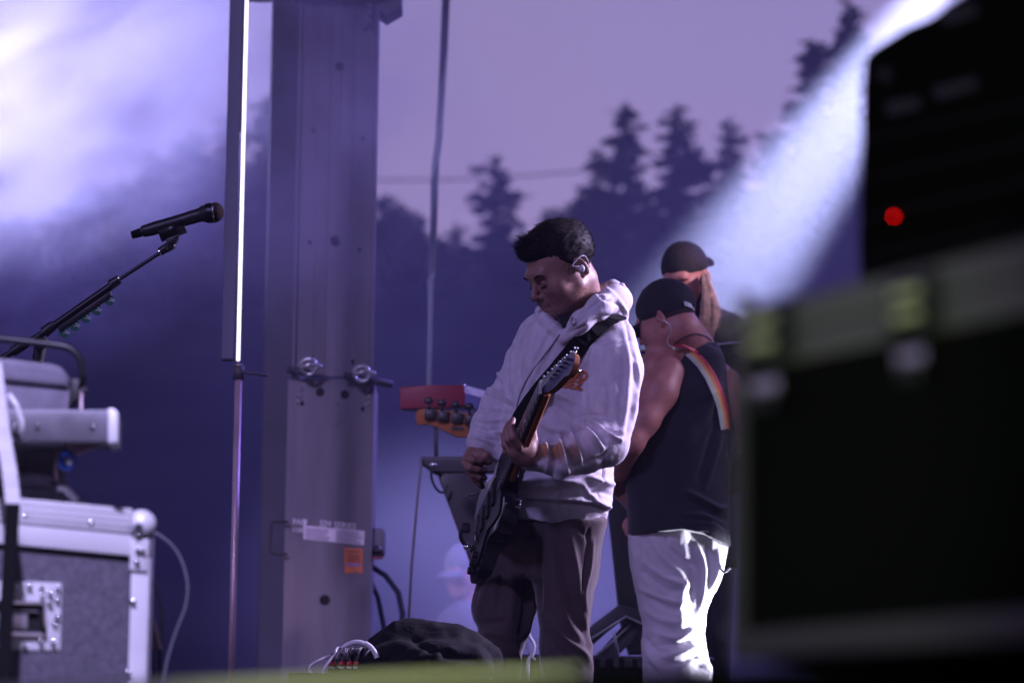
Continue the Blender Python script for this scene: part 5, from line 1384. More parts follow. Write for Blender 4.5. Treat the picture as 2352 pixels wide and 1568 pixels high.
    LA = [(1195, 1100, 1262), (1260, 1101, 1250), (1335, 1096, 1244), (1372, 1086, 1240), (1397, 1083, 1233), (1422, 1088, 1222), (1441, 1099, 1213), (1477, 1098, 1200), (1526, 1082, 1196), (1650, 1092, 1200), (1850, 1096, 1196), (2040, 1090, 1188)]
    LB = [(1195, 1215, 1394), (1230, 1216, 1382), (1257, 1218, 1375), (1333, 1224, 1368), (1403, 1231, 1357), (1450, 1237, 1351), (1483, 1237, 1359), (1538, 1236, 1362), (1650, 1246, 1358), (1850, 1252, 1356), (2040, 1252, 1354)]
    t.add(stack([key(y, a_, b_, 10.10, .085) for y, a_, b_ in LA], power=2.2), .02)
    t.add(stack([key(y, a_, b_, 10.0, .09) for y, a_, b_ in LB], power=2.2), .025)
    t.add(stack([key(1175, 1120, 1392, 10.05, .12), key(1240, 1108, 1378, 10.05, .12), key(1330, 1120, 1364, 10.05, .105)], power=2.3), .03)
    t.cut(plane((0, 0, W(1250, 1176, 10).z), (0, 0, 1)))
    TF = [([(1240, 1210), (1242, 1300), (1240, 1400)], 5, -.012), ([(1262, 1220), (1275, 1330), (1300, 1420), (1340, 1480)], 7, .010), ([(1280, 1230), (1300, 1330), (1325, 1420), (1352, 1470)], 6, -.009),
          ([(1310, 1230), (1325, 1300), (1335, 1380), (1345, 1430)], 7, .010), ([(1352, 1225), (1345, 1290), (1335, 1350), (1332, 1400)], 2.5, -.007), ([(1362, 1240), (1356, 1300), (1340, 1360), (1345, 1420)], 4, .010),
          ([(1335, 1410), (1345, 1455), (1358, 1490)], 5, .012), ([(1260, 1420), (1300, 1470), (1345, 1500), (1358, 1535)], 6, .012), ([(1255, 1450), (1290, 1500), (1330, 1535)], 6, -.010),
          ([(1225, 1330), (1222, 1400), (1208, 1450), (1200, 1490)], 5, .012), ([(1205, 1320), (1205, 1400), (1192, 1460)], 5, -.008), ([(1170, 1260), (1180, 1360), (1170, 1450)], 8, .007), ([(1180, 1480), (1190, 1515), (1196, 1540)], 4, .010),
          ([(1130, 1250), (1118, 1340), (1100, 1400)], 8, .008), ([(1100, 1425), (1125, 1432), (1160, 1425)], 6, -.008), ([(1098, 1460), (1130, 1450), (1180, 1470)], 6, .008), ([(1150, 1300), (1145, 1400)], 7, -.007),
          ([(1300, 1205), (1330, 1215), (1345, 1228)], 3, -.008), ([(1352, 1215), (1348, 1240)], 3, -.010), ([(1220, 1210), (1205, 1260), (1180, 1300)], 6, -.007), ([(1235, 1450), (1250, 1520), (1262, 1568)], 6, .007)]
    lo, hi = bounds([w(1070, 2050, 10.05), w(1400, 1170, 10.05)], .03); lo[1] -= .15; hi[1] += .15
    cloth('trousers', t, lo, hi, .0065, MT['trouser'], P, lines=TF, nz=[(.006, (9, 9, 4), 4), (.002, (30, 30, 12), 1)])
    for x, Yq in ((1143, 10.1), (1303, 10.0)):
        sh = SDF(); q = W(x, 2050, Yq)
        sh.add(rcone((q.x, Yq + .05, .05), (q.x - .12, Yq - .10, .045), .048, .042), .01); sh.cut(plane((0, 0, .004), (0, 0, -1)))
        cloth('shoe', sh, *bounds([(q.x - .2, Yq - .2, 0), (q.x + .08, Yq + .14, .12)], .02), .01, MT['black'], P)
    # in-ear monitor
    im = MB().sph(W(1336, 617, 9.895), .0085, 12, (1, .8, 1.2)).done('ear_monitor', MT['clear'], P, smooth=True)
    MB().tube(curve([W(1330, 612, 9.89), W(1322, 612, 9.885), W(1315, 610, 9.885), W(1322, 600, 9.885), W(1332, 590, 9.89), W(1341, 587, 9.90), W(1349, 595, 9.93), W(1353, 610, 9.97), W(1358, 622, 9.99), W(1361, 633, 10.0)]), .0014, 6).done('monitor_cable', MT['clear'], im, smooth=True)
    return P, bv
def curve2(pts):
    v = curve([Vector((x, y, 0)) for x, y in pts], 5); return [(p.x, p.y) for p in v]

# ---- his guitar
def build_guitar(bv):
    T = W(1083, 1262, 10.15); J = W(1176, 1036, 9.865); N_ = W(1247, 891, 9.525); H = W(1312, 836, 9.375)
    a = (N_ - T).normalized()
    n = Vector((-1, -.22, .18)); n = (n - a * n.dot(a)).normalized()
    b = a.cross(n).normalized()          # towards the treble side
    if b.z > 0: b = -b
    g = empty('electric_guitar', tuple(T), 'glossy black electric guitar with orange maple neck held by the hooded man', 'guitar')
    Lb = (J - T).length
    def pt(u, v, d=0): return T + a * u + b * v + n * d      # u along the neck, v across, d out of the face
    # body outline (u 0..0.42)
    out = [(0.0, -.02), (.0, .06), (.015, .12), (.06, .158), (.12, .155), (.17, .125), (.21, .112), (.25, .125), (.30, .145), (.35, .148), (.385, .120), (.38, .085), (.345, .06), (.335, .03),
           (.335, -.03), (.36, -.055), (.41, -.085), (.425, -.115), (.40, -.14), (.34, -.142), (.28, -.125), (.23, -.11), (.18, -.118), (.12, -.152), (.06, -.165), (.015, -.135), (.0, -.08)]
    sc = .98
    P2 = curve2(out + [out[0]])
    body = MB().prism([pt(u * sc, v * sc * .92, 0) for u, v in P2[:-1]], n * -.044, bev=.005, seg=2)
    bo = soft(body.done('body', MT['guitar'], g), 50)
    guard = curve2([(.06, .10), (.12, .125), (.2, .085), (.27, .105), (.34, .12), (.345, .06), (.335, .03), (.335, -.03), (.36, -.07), (.30, -.10), (.22, -.04), (.12, .02), (.06, .10)])
    MB().prism([pt(u, v * .9, .0025) for u, v in guard[:-1]], n * .0025).done('pickguard', MT['guard'], bo)
    def bx(name, u0, u1, v0, v1, d0, d1, mt, par=g, bev=.0015):
        q = [pt(u0, v0, d0), pt(u1, v0, d0), pt(u1, v1, d0), pt(u0, v1, d0)]
        return soft(MB().prism(q, n * (d1 - d0), bev=bev).done(name, MT[mt], par), 40)
    nl = (N_ - T).length
    for u in (.15, .21, .27): bx('pickup', u - .01, u + .01, -.038, .038, .004, .012, 'black')
    bx('bridge', .085, .105, -.04, .04, .004, .014, 'chrome'); 
    for k in range(3): MB().cyl(pt(.10 - .02 * k, .085 + .012 * k, .003), pt(.10 - .02 * k, .085 + .012 * k, .018), .011, .010, 16).done('control_knob', MT['black'], g, smooth=False)
    bx('switch_plate', .05, .075, .06, .10, .003, .006, 'chrome')
    # neck, fretboard with frets
    q = [pt(.37, -.028, -.026), pt(nl, -.021, -.022), pt(nl, .021, -.022), pt(.37, .028, -.026)]
    nk = soft(MB().prism(q, n * .020, bev=.007, seg=3).done('neck', MT['maple'], g), 60)
    q = [pt(.28, -.028, -.006), pt(nl, -.021, -.002), pt(nl, .021, -.002), pt(.28, .028, -.006)]
    fb = MB().prism([p + n * .001 for p in q], n * .007).done('fretboard', MT['fret'], g)
    for k in range(1, 20):
        u = nl - (.648 - .648 / 2 ** (k / 12))
        if u > .29: bx('fret', u, u + .002, -.024, .024, .006, .0085, 'alu', fb, 0)
    bx('nut', nl - .002, nl + .004, -.021, .021, .002, .010, 'whitepl')
    # headstock: face dark, sides maple
    h2 = (H - N_).normalized(); hn = (n - h2 * n.dot(h2)).normalized(); hb = h2.cross(hn).normalized(); hb = hb if hb.z < 0 else -hb
    def hp(u, v, d=0): return N_ + h2 * u + hb * v * (.60 if v > 0 else .82) + hn * d
    ho = curve2([(-.005, -.021), (.03, -.024), (.06, -.036), (.11, -.040), (.155, -.042), (.178, -.030), (.186, .0), (.180, .028), (.160, .045), (.140, .036), (.110, .040), (.07, .046), (.035, .040), (.012, .026), (-.005, .021)])
    hs = soft(MB().prism([hp(u, v, -.016) for u, v in ho], hn * .014, bev=.002).done('headstock', MT['maple'], g), 45)
    MB().prism([hp(u, v * .98, -.002) for u, v in ho], hn * .0022).done('headstock_face', MT['headface'], hs)
    for k in range(6):
        u = .035 + .024 * k; v = -.026 - .001 * k
        po = MB().cyl(hp(u, v + .008, 0), hp(u, v + .008, .016), .004, n=10).done('string_post', MT['chrome'], hs, smooth=True)
        MB().cyl(hp(u, v - .010, -.014), hp(u, v - .030, -.014), .003, n=8).done('tuner_shaft', MT['chrome'], hs, smooth=True)
        MB().sph(hp(u, v - .034, -.014), .0055, 12, (1, .55, 1)).done('tuner_button', MT['chrome'], hs, smooth=True)
    for k in range(3):
        MB().sph(hp(.150 + .012 * k, .0 + .012 * k, -.02), .006, 10).done('tuner_button', MT['chrome'], hs, smooth=True)
    for k in range(6):
        v = -.016 + .0064 * k
        MB().tube([pt(.095, v * 1.6, .017), pt(nl, v, .0105), hp(.035 + .024 * k, -.018 - .001 * k, .012)], .0011, 5).done('string', MT['chrome'], g, smooth=True)
    # jack lead and strap pin at the tail
    pl = MB().cyl(W(1067, 1252, 10.1), W(1085, 1260, 10.1), .009, n=12).done('jack_plug', MT['chrome'], g, smooth=True)
    MB().cyl(W(1083, 1252, 10.1), W(1079, 1268, 10.1), .009, n=12).done('plug_elbow', MT['chrome'], pl, smooth=True)
    MB().tube(curve([W(1067, 1250, 10.1), W(1059, 1238, 10.1), W(1058, 1222, 10.1), W(1066, 1208, 10.1)]), .005, 8).done('lead', MT['black'], pl, smooth=True)
    soft(MB().box(W(1070, 1212, 10.08), (.022, .02, .026), bev=.004).done('strap_lock', MT['black'], g))
    MB().cyl(W(1086, 1266, 10.12), W(1103, 1270, 10.12), .006, n=10).done('strap_pin', MT['chrome'], g, smooth=True)
    # whammy hook highlights
    MB().tube(curve([W(1100, 1134, 9.97), W(1076, 1137, 9.95), W(1072, 1140, 9.95), W(1082, 1148, 9.96)]), .0022, 6).done('tremolo_arm', MT['chrome'], g, smooth=True)
    MB().tube([W(1144, 1075, 9.93), W(1136, 1108, 9.93), W(1142, 1106, 9.93), W(1152, 1096, 9.93)], .0016, 6).done('string_end', MT['chrome'], g, smooth=True)
    # strap over the near shoulder
    sp_ = [(1438, 731, 5), (1424, 730, 14), (1396, 738, 30), (1362, 760, 42), (1335, 787, 44), (1308, 820, 46), (1278, 857, 46), (1248, 892, 46), (1222, 925, 44), (1198, 958, 40), (1180, 985, 30)]
    pts = []; dirs = []; ws = []
    for i, (x, y, w_) in enumerate(sp_):
        p, nn = hit(bv, x, y, 9.9, .009); pts.append(p); ws.append(M(w_, 9.9))
        j = min(i + 1, len(sp_) - 1); k = max(i - 1, 0)
        tx, ty = sp_[j][0] - sp_[k][0], sp_[j][1] - sp_[k][1]; l = math.hypot(tx, ty); sx_, sy_ = -ty / l, tx / l
        q1 = hit(bv, x + sx_ * w_ / 2, y + sy_ * w_ / 2, 9.9, .009)[0]; q2 = hit(bv, x - sx_ * w_ / 2, y - sy_ * w_ / 2, 9.9, .009)[0]
        pts[-1] = (q1 + q2 + p * 2) / 4; pts[-1] = p if (p - pts[-1]).y < 0 else pts[-1]
        d = q1 - q2; d.y = max(-.04, min(.04, d.y)); dirs.append(d)
        ws[-1] = d.length
    MB().ribbon(pts, ws, dirs, .004).done('strap', MT['blackmatt'], g, smooth=False)
    return g

# ---- man with the tank top, back to us
def build_tank_man():
    Y = 11.4; w = W
    P = empty('person', (W(1560, 1980, Y).x, Y, 0), 'man seen from behind in black tank top, black cap and white trousers', 'person')
    Hm = hrot(120, 24, 4); ear = W(1516, 729, 11.33); c = ear - Hm @ Vector((.078, .015, -.002)) * .89
    s, L = head_sdf(c, Hm, sc=.89); neck_to(s, L, c, Hm, tuple(w(1585, 800, 11.44)), .060, .070)
    s.add(ell(w(1592, 790, 11.46), (.055, .045, .035)), .03)
    s.add(chain([tuple(w(1505, 850, 11.38)), tuple(w(1550, 822, 11.42)), tuple(w(1600, 822, 11.45)), tuple(w(1655, 862, 11.45))], [.055, .050, .043, .038], .02), .03)
    hp = bounds([c + Vector((-.15, -.16, -.24)), c + Vector((.24, .16, .16))], .0)
    arm = SDF()
    arm.add(chain([tuple(w(1530, 858, 11.36)), tuple(w(1512, 900, 11.33)), tuple(w(1478, 962, 11.30)), tuple(w(1447, 1015, 11.28))], [.057, .056, .048, .040], .02), .02)
    arm.add(chain([tuple(w(1447, 1015, 11.28)), tuple(w(1418, 1080, 11.40)), tuple(w(1420, 1120, 11.55))], [.042, .034, .027], .02), .02)
    arm.add(chain([tuple(w(1672, 880, 11.45)), tuple(w(1728, 985, 11.42)), tuple(w(1700, 1100, 11.55)), tuple(w(1600, 1150, 11.62))], [.045, .042, .034, .03], .02), .02)
    # right hand finger tips showing by the bass body
    hand = SDF()
    hand.add(ell(w(1450, 1208, 11.6), (.028, .02, .03)), .01)
    finger(hand, [w(1450, 1198, 11.58), w(1439, 1202, 11.56), w(1435, 1212, 11.56)], [.010, .009, .008])
    finger(hand, [w(1452, 1208, 11.57), w(1442, 1214, 11.55), w(1441, 1226, 11.55)], [.010, .009, .008])
    lo, hi = bounds([w(1400, 1230, 11.3), w(1740, 790, 11.3)], .05); hi[1] += .4; lo[1] -= .05
    core = SDF(); core.add(stack([key(1240, 1490, 1630, 11.48, .06), key(1000, 1510, 1630, 11.48, .06), key(850, 1570, 1640, 11.48, .05)]), .02)
    core.add(chain([tuple(w(1600, 1150, 11.62)), tuple(w(1500, 1195, 11.62)), tuple(w(1445, 1210, 11.6))], [.03, .027, .024], .01), .02)
    core.add(chain([tuple(w(1520, 1260, 11.47)), tuple(w(1535, 1500, 11.45)), tuple(w(1537, 1930, 11.45))], [.055, .035, .03], .01), .02)
    core.add(chain([tuple(w(1600, 1260, 11.52)), tuple(w(1578, 1500, 11.52)), tuple(w(1590, 1930, 11.5))], [.05, .035, .03], .01), .02)
    multi('body', [(s, *hp, .0036), (arm, lo, hi, .007), (hand, *bounds([w(1420, 1190, 11.5), w(1460, 1240, 11.66)], .03), .003), (core, *bounds([w(1430, 1960, 11.3), w(1680, 820, 11.7)], .08), .014)], MT['skin2'], P)
    # cropped hair below the cap
    h = SDF(); h.add(L(ell((0, .022, .036), (.0775, .098, .09)))); h.cut(L(plane((0, .05, -.040), (0, -.5, -1))), .01); h.cut(L(plane((0, .0, .0), (0, -1, -.25))), .01)
    cloth('cropped_hair', h, *bounds([c + Vector((-.13, -.13, -.12)), c + Vector((.13, .13, .15))], 0), .004, MT['hairstub'], P)
    Cm = Hm
    cs, CL = cap_sdf(c, Cm, sc=.89)
    cp = cloth('cap', cs, *bounds([c + Vector((-.22, -.2, -.15)), c + Vector((.2, .2, .2))], 0), .0032, MT['cap'], P, nz=[(.0015, (30, 30, 30), 2)])
    b2 = bvh_of(cp)
    pts = [hit(b2, x, y, 11.3, .003)[0] for x, y in ((1572, 697), (1580, 699), (1588, 703), (1594, 708))]
    MB().ribbon(pts, [M(11, 11.4)] * 4, [Vector((-.25, 0, 1))] * 4, .002).done('cap_strap_print', MT['print'], cp)
    # earphone lead and necklace
    MB().tube(curve([w(1521, 735, 11.24), w(1537, 745, 11.26), w(1542, 760, 11.27), w(1535, 775, 11.29), w(1533, 788, 11.3), w(1543, 797, 11.32), w(1552, 797, 11.33)]), .0016, 6).done('ear_lead', MT['clear'], P, smooth=True)
    # tank top
    t = SDF(); Yt = 11.45
    K = [(1250, 1445, 1679), (1229, 1443, 1678), (1170, 1437, 1676), (1097, 1432, 1674), (1053, 1437, 1675), (1010, 1452, 1676), (960, 1482, 1676), (900, 1512, 1674), (850, 1532, 1670), (820, 1545, 1664), (800, 1556, 1655), (790, 1568, 1645)]
    t.add(stack([key(y, a_, b_, Yt, .135 if y > 1000 else .125 if y > 850 else .105 if y > 810 else .085) for y, a_, b_ in K], power=2.3), .02)
    t.sub(chain([tuple(w(1500, 800, 11.38)), tuple(w(1508, 850, 11.36)), tuple(w(1488, 905, 11.34)), tuple(w(1440, 985, 11.31))], [.058, .062, .058, .05], .02), .008)
    t.sub(chain([tuple(w(1580, 760, 11.36)), tuple(w(1590, 760, 11.55))], [.055, .055]), .008)
    t.sub(rcone(tuple(w(1600, 762, 11.34)), tuple(w(1650, 782, 11.38)), .030, .022), .01)
    a = w(1443, 1229, 11.33); b = w(1580, 1217, 11.33)
    t.cut(lambda Pp: -(Pp[:, 2] - np.interp(Pp[:, 0], [w(1430, 0, 11.33).x, w(1443, 0, 11.33).x, w(1580, 0, 11.33).x, w(1625, 0, 11.33).x, w(1655, 0, 11.33).x, w(1680, 0, 11.33).x], [w(1443, 1230, 11.33).z, w(1443, 1229, 11.33).z, w(1580, 1216, 11.33).z, w(1625, 1224, 11.33).z, w(1655, 1238, 11.33).z, w(1680, 1250, 11.33).z])))
    TL = [([(1600, 920), (1640, 900), (1655, 880)], 8, .006), ([(1580, 970), (1630, 940), (1650, 900)], 6, .008), ([(1600, 1010), (1640, 960), (1655, 920)], 5, -.007), ([(1620, 1120), (1650, 1020), (1662, 960)], 7, .010), ([(1605, 1100), (1630, 1010), (1650, 950)], 6, -.008),
          ([(1578, 1128), (1620, 1150), (1650, 1168), (1675, 1166)], 6, .016), ([(1590, 1150), (1640, 1180), (1672, 1195)], 6, -.013), ([(1575, 1180), (1620, 1182), (1655, 1205)], 6, .012), ([(1590, 1200), (1630, 1200), (1665, 1222)], 4.5, .010), ([(1600, 1192), (1640, 1195), (1662, 1212)], 4, -.009),
          ([(1595, 1215), (1630, 1215), (1665, 1235)], 4, .010), ([(1668, 980), (1672, 1080), (1670, 1150)], 6, .007), ([(1480, 1020), (1470, 1120), (1475, 1200)], 10, .006), ([(1520, 980), (1540, 1100), (1530, 1200)], 12, -.006), ([(1560, 860), (1566, 890)], 5, -.006)]
    lo, hi = bounds([w(1420, 1260, Yt), w(1690, 780, Yt)], .03); lo[1] -= .16; hi[1] += .18
    tank = cloth('tank_top', t, lo, hi, .0058, MT['navytop'], P, lines=TL, nz=[(.005, (8, 8, 5), 3), (.0016, (26, 26, 20), 1)])
    bt = bvh_of(tank)
    # white trousers
    q = SDF()
    LA = [(1210, 1445, 1600), (1245, 1443, 1600), (1290, 1447, 1600), (1345, 1455, 1600), (1410, 1470, 1600), (1440, 1478, 1598), (1500, 1476, 1590), (1545, 1480, 1600), (1700, 1485, 1595), (1960, 1488, 1590)]
    LB = [(1210, 1540, 1676), (1250, 1535, 1676), (1300, 1535, 1664), (1340, 1530, 1651), (1375, 1525, 1632), (1440, 1525, 1617), (1475, 1530, 1620), (1505, 1535, 1629), (1545, 1540, 1641), (1700, 1545, 1630), (1960, 1548, 1630)]
    q.add(stack([key(y, a_, b_, 11.44, .09) for y, a_, b_ in LA], power=2.2), .02)
    q.add(stack([key(y, a_, b_, 11.50, .10) for y, a_, b_ in LB], power=2.2), .03)
    q.cut(plane((0, 0, w(1500, 1205, 11.4).z), (0, 0, 1)))
    PL = [([(1500, 1245), (1530, 1290), (1570, 1320)], 6, .012), ([(1520, 1240), (1560, 1280), (1600, 1300)], 5, -.010), ([(1480, 1290), (1530, 1330), (1590, 1345)], 6, .011), ([(1475, 1310), (1520, 1350), (1580, 1362)], 5, -.010), ([(1470, 1350), (1520, 1375), (1580, 1388)], 6, .010),
          ([(1490, 1370), (1540, 1400), (1590, 1400)], 6, -.009), ([(1480, 1400), (1520, 1425), (1575, 1430)], 7, .008), ([(1500, 1450), (1560, 1470), (1600, 1440)], 6, .012), ([(1510, 1480), (1560, 1478), (1600, 1462)], 5, -.012), ([(1520, 1508), (1565, 1500), (1610, 1480)], 6, .014), ([(1530, 1525), (1570, 1520), (1600, 1505)], 5, -.012),
          ([(1485, 1480), (1495, 1510), (1520, 1540)], 7, .012), ([(1478, 1460), (1500, 1490), (1530, 1500)], 6, -.010), ([(1600, 1250), (1620, 1300), (1615, 1360), (1600, 1420)], 6, .012), ([(1625, 1255), (1635, 1300), (1625, 1350)], 6, -.012), ([(1650, 1262), (1648, 1310), (1632, 1350)], 5, .012),
          ([(1575, 1290), (1590, 1330), (1588, 1380)], 6, -.010), ([(1580, 1330), (1560, 1380), (1565, 1440)], 7, .008), ([(1600, 1440), (1612, 1470), (1610, 1500)], 6, .012), ([(1590, 1500), (1620, 1520), (1635, 1540)], 5, .010), ([(1585, 1520), (1610, 1530), (1630, 1545)], 3, -.010), ([(1528, 1225), (1532, 1262)], 3, -.006)]
    lo, hi = bounds([w(1430, 1970, 11.45), w(1690, 1200, 11.45)], .03); lo[1] -= .14; hi[1] += .15
    cloth('trousers', q, lo, hi, .0065, MT['whitecloth'], P, lines=PL, nz=[(.007, (10, 10, 7), 5), (.0035, (24, 24, 20), 9), (.0012, (60, 60, 50), 2)])
    for x, Yq in ((1540, 11.42), (1590, 11.5)):
        sh = SDF(); k_ = W(x, 1960, Yq); sh.add(rcone((k_.x, Yq - .05, .05), (k_.x - .08, Yq + .14, .045), .05, .043), .01); sh.cut(plane((0, 0, .004), (0, 0, -1)))
        cloth('shoe', sh, *bounds([(k_.x - .2, Yq - .14, 0), (k_.x + .08, Yq + .24, .12)], .02), .012, MT['black'], P)
    # necklace
    sk = bvh_of([o for o in P.children if o.name.startswith('body')][0])
    MB().tube([hit(sk, x, y, 11.35, .002)[0] for x, y in curve2([(1549, 790), (1565, 778), (1585, 769), (1605, 767), (1622, 773), (1634, 782)])], .0020, 6).done('necklace', MT['black'], P, smooth=True)
    # trailing white drawstring at the hip
    MB().tube(curve([w(1655, 1298, 11.38), w(1657, 1308, 11.36), w(1666, 1312, 11.36), w(1678, 1303, 11.36)]), .004, 6).done('drawstring', MT['whitepl'], P, smooth=True)
    # bass guitar
    g = empty('bass_guitar', tuple(w(1440, 1150, 11.8)), 'orange wooden bass guitar of the tank top man, headstock showing left of the hoodie', 'guitar')
    A = w(1010, 958, 12.1); B = w(1440, 1118, 11.75); ax = (B - A).normalized()
    cr2 = [(954, 956), (956, 947), (961, 941), (976, 938), (1015, 941), (1055, 946), (1088, 950), (1130, 975), (1180, 998), (1180, 1018), (1150, 1012), (1110, 1004), (1085, 1000), (1073, 1001), (1063, 1004), (1047, 1003), (1027, 992), (1005, 978), (987, 972), (974, 974), (962, 976), (956, 968)]
    hs = soft(MB().prism([w(x, y, 12.05 - (x - 960) * .0008) for x, y in cr2], (0, .02, 0), bev=.003).done('headstock', MT['maple'], g), 40)
    for k, (x, y) in enumerate(((989, 952), (1019, 956.5), (1051, 960.5), (1082, 965))):
        Yk = 12.05 - (x - 960) * .0008
        soft(MB().box(w(x, y, Yk - .012), (M(28, 12), .018, M(24, 12)), Matrix.Rotation(R(7), 3, 'Y'), bev=.005, seg=2).done('tuner_plate', MT['black'], hs))
        MB().cyl(w(x - 3, y - 10, Yk - .012), w(x - 4, y - 28, Yk - .012), M(3, 12), n=8).done('tuner_shaft', MT['blackmetal'], hs, smooth=True)
        MB().sph(w(x - 4, y - 32, Yk - .012), M(10, 12), 14, (1.1, .35, .85)).done('tuner_ear', MT['black'], hs, smooth=True)
    MB().prism([w(1037, 979, 11.985), w(1066, 982, 11.965), w(1066, 988, 11.965), w(1037, 985, 11.985)], (0, -.003, 0)).done('logo_plate', MT['steeldark'], hs)
    soft(MB().prism([w(1170, 1000, 11.9), w(1460, 1108, 11.72), w(1460, 1128, 11.72), w(1170, 1018, 11.9)], (0, .025, 0), bev=.004).done('neck', MT['mapledark'], g), 40)
    bo = [(1412, 1096), (1440, 1105), (1480, 1120), (1540, 1130), (1600, 1150), (1640, 1180), (1620, 1230), (1560, 1245), (1500, 1220), (1460, 1190), (1425, 1150), (1408, 1135)]
    soft(MB().prism([w(x, y, 11.74) for x, y in bo], (0, .045, 0), bev=.01, seg=3).done('body', MT['mapledark'], g), 40)
    # rainbow strap across his back
    st = [(1546, 798), (1566, 799), (1590, 812), (1612, 835), (1632, 865), (1648, 900), (1661, 940), (1669, 985)]
    def strand(off0, off1, mt, name, lift):
        pts = []; dirs = []; ws = []
        for i, (x, y) in enumerate(st):
            j = min(i + 1, len(st) - 1); k = max(i - 1, 0); tx, ty = st[j][0] - st[k][0], st[j][1] - st[k][1]; l = math.hypot(tx, ty); nx_, ny_ = ty / l, -tx / l
            wd = 12.5 if i > 1 else (6 + 3 * i)
            u0, u1 = off0 * wd, off1 * wd
            q1 = hit(bt, x + nx_ * u0, y + ny_ * u0, 11.33, lift)[0]; q2 = hit(bt, x + nx_ * u1, y + ny_ * u1, 11.33, lift)[0]
            if (q1 - q2).length > .05: q2 = Vector((q2.x, q1.y, q2.z))
            pts.append((q1 + q2) / 2); dirs.append(q1 - q2); ws.append((q1 - q2).length)
        return pts, ws, dirs
    cols = [('redtag', .45, 1.0, 'red_stripe'), ('orangeweb', 0.0, .45, 'orange_stripe'), ('yellowweb', -.4, 0.0, 'yellow_stripe'), ('paleweb', -1.0, -.4, 'pale_stripe')]
    root = None
    for mt_, a_, b_, nm in cols:
        pts, ws, dirs = strand(a_, b_, mt_, nm, .006)
        o = MB().ribbon(pts, ws, dirs, .003).done('strap' if root is None else nm, MT[mt_], g if root is None else root)
        root = root or o
MT['orangeweb'] = mat('orange_webbing', (0.75, 0.28, 0.08), 0.8)
MT['yellowweb'] = mat('yellow_webbing', (0.72, 0.55, 0.22), 0.8)
MT['paleweb'] = mat('pale_green_webbing', (0.5, 0.6, 0.5), 0.8)

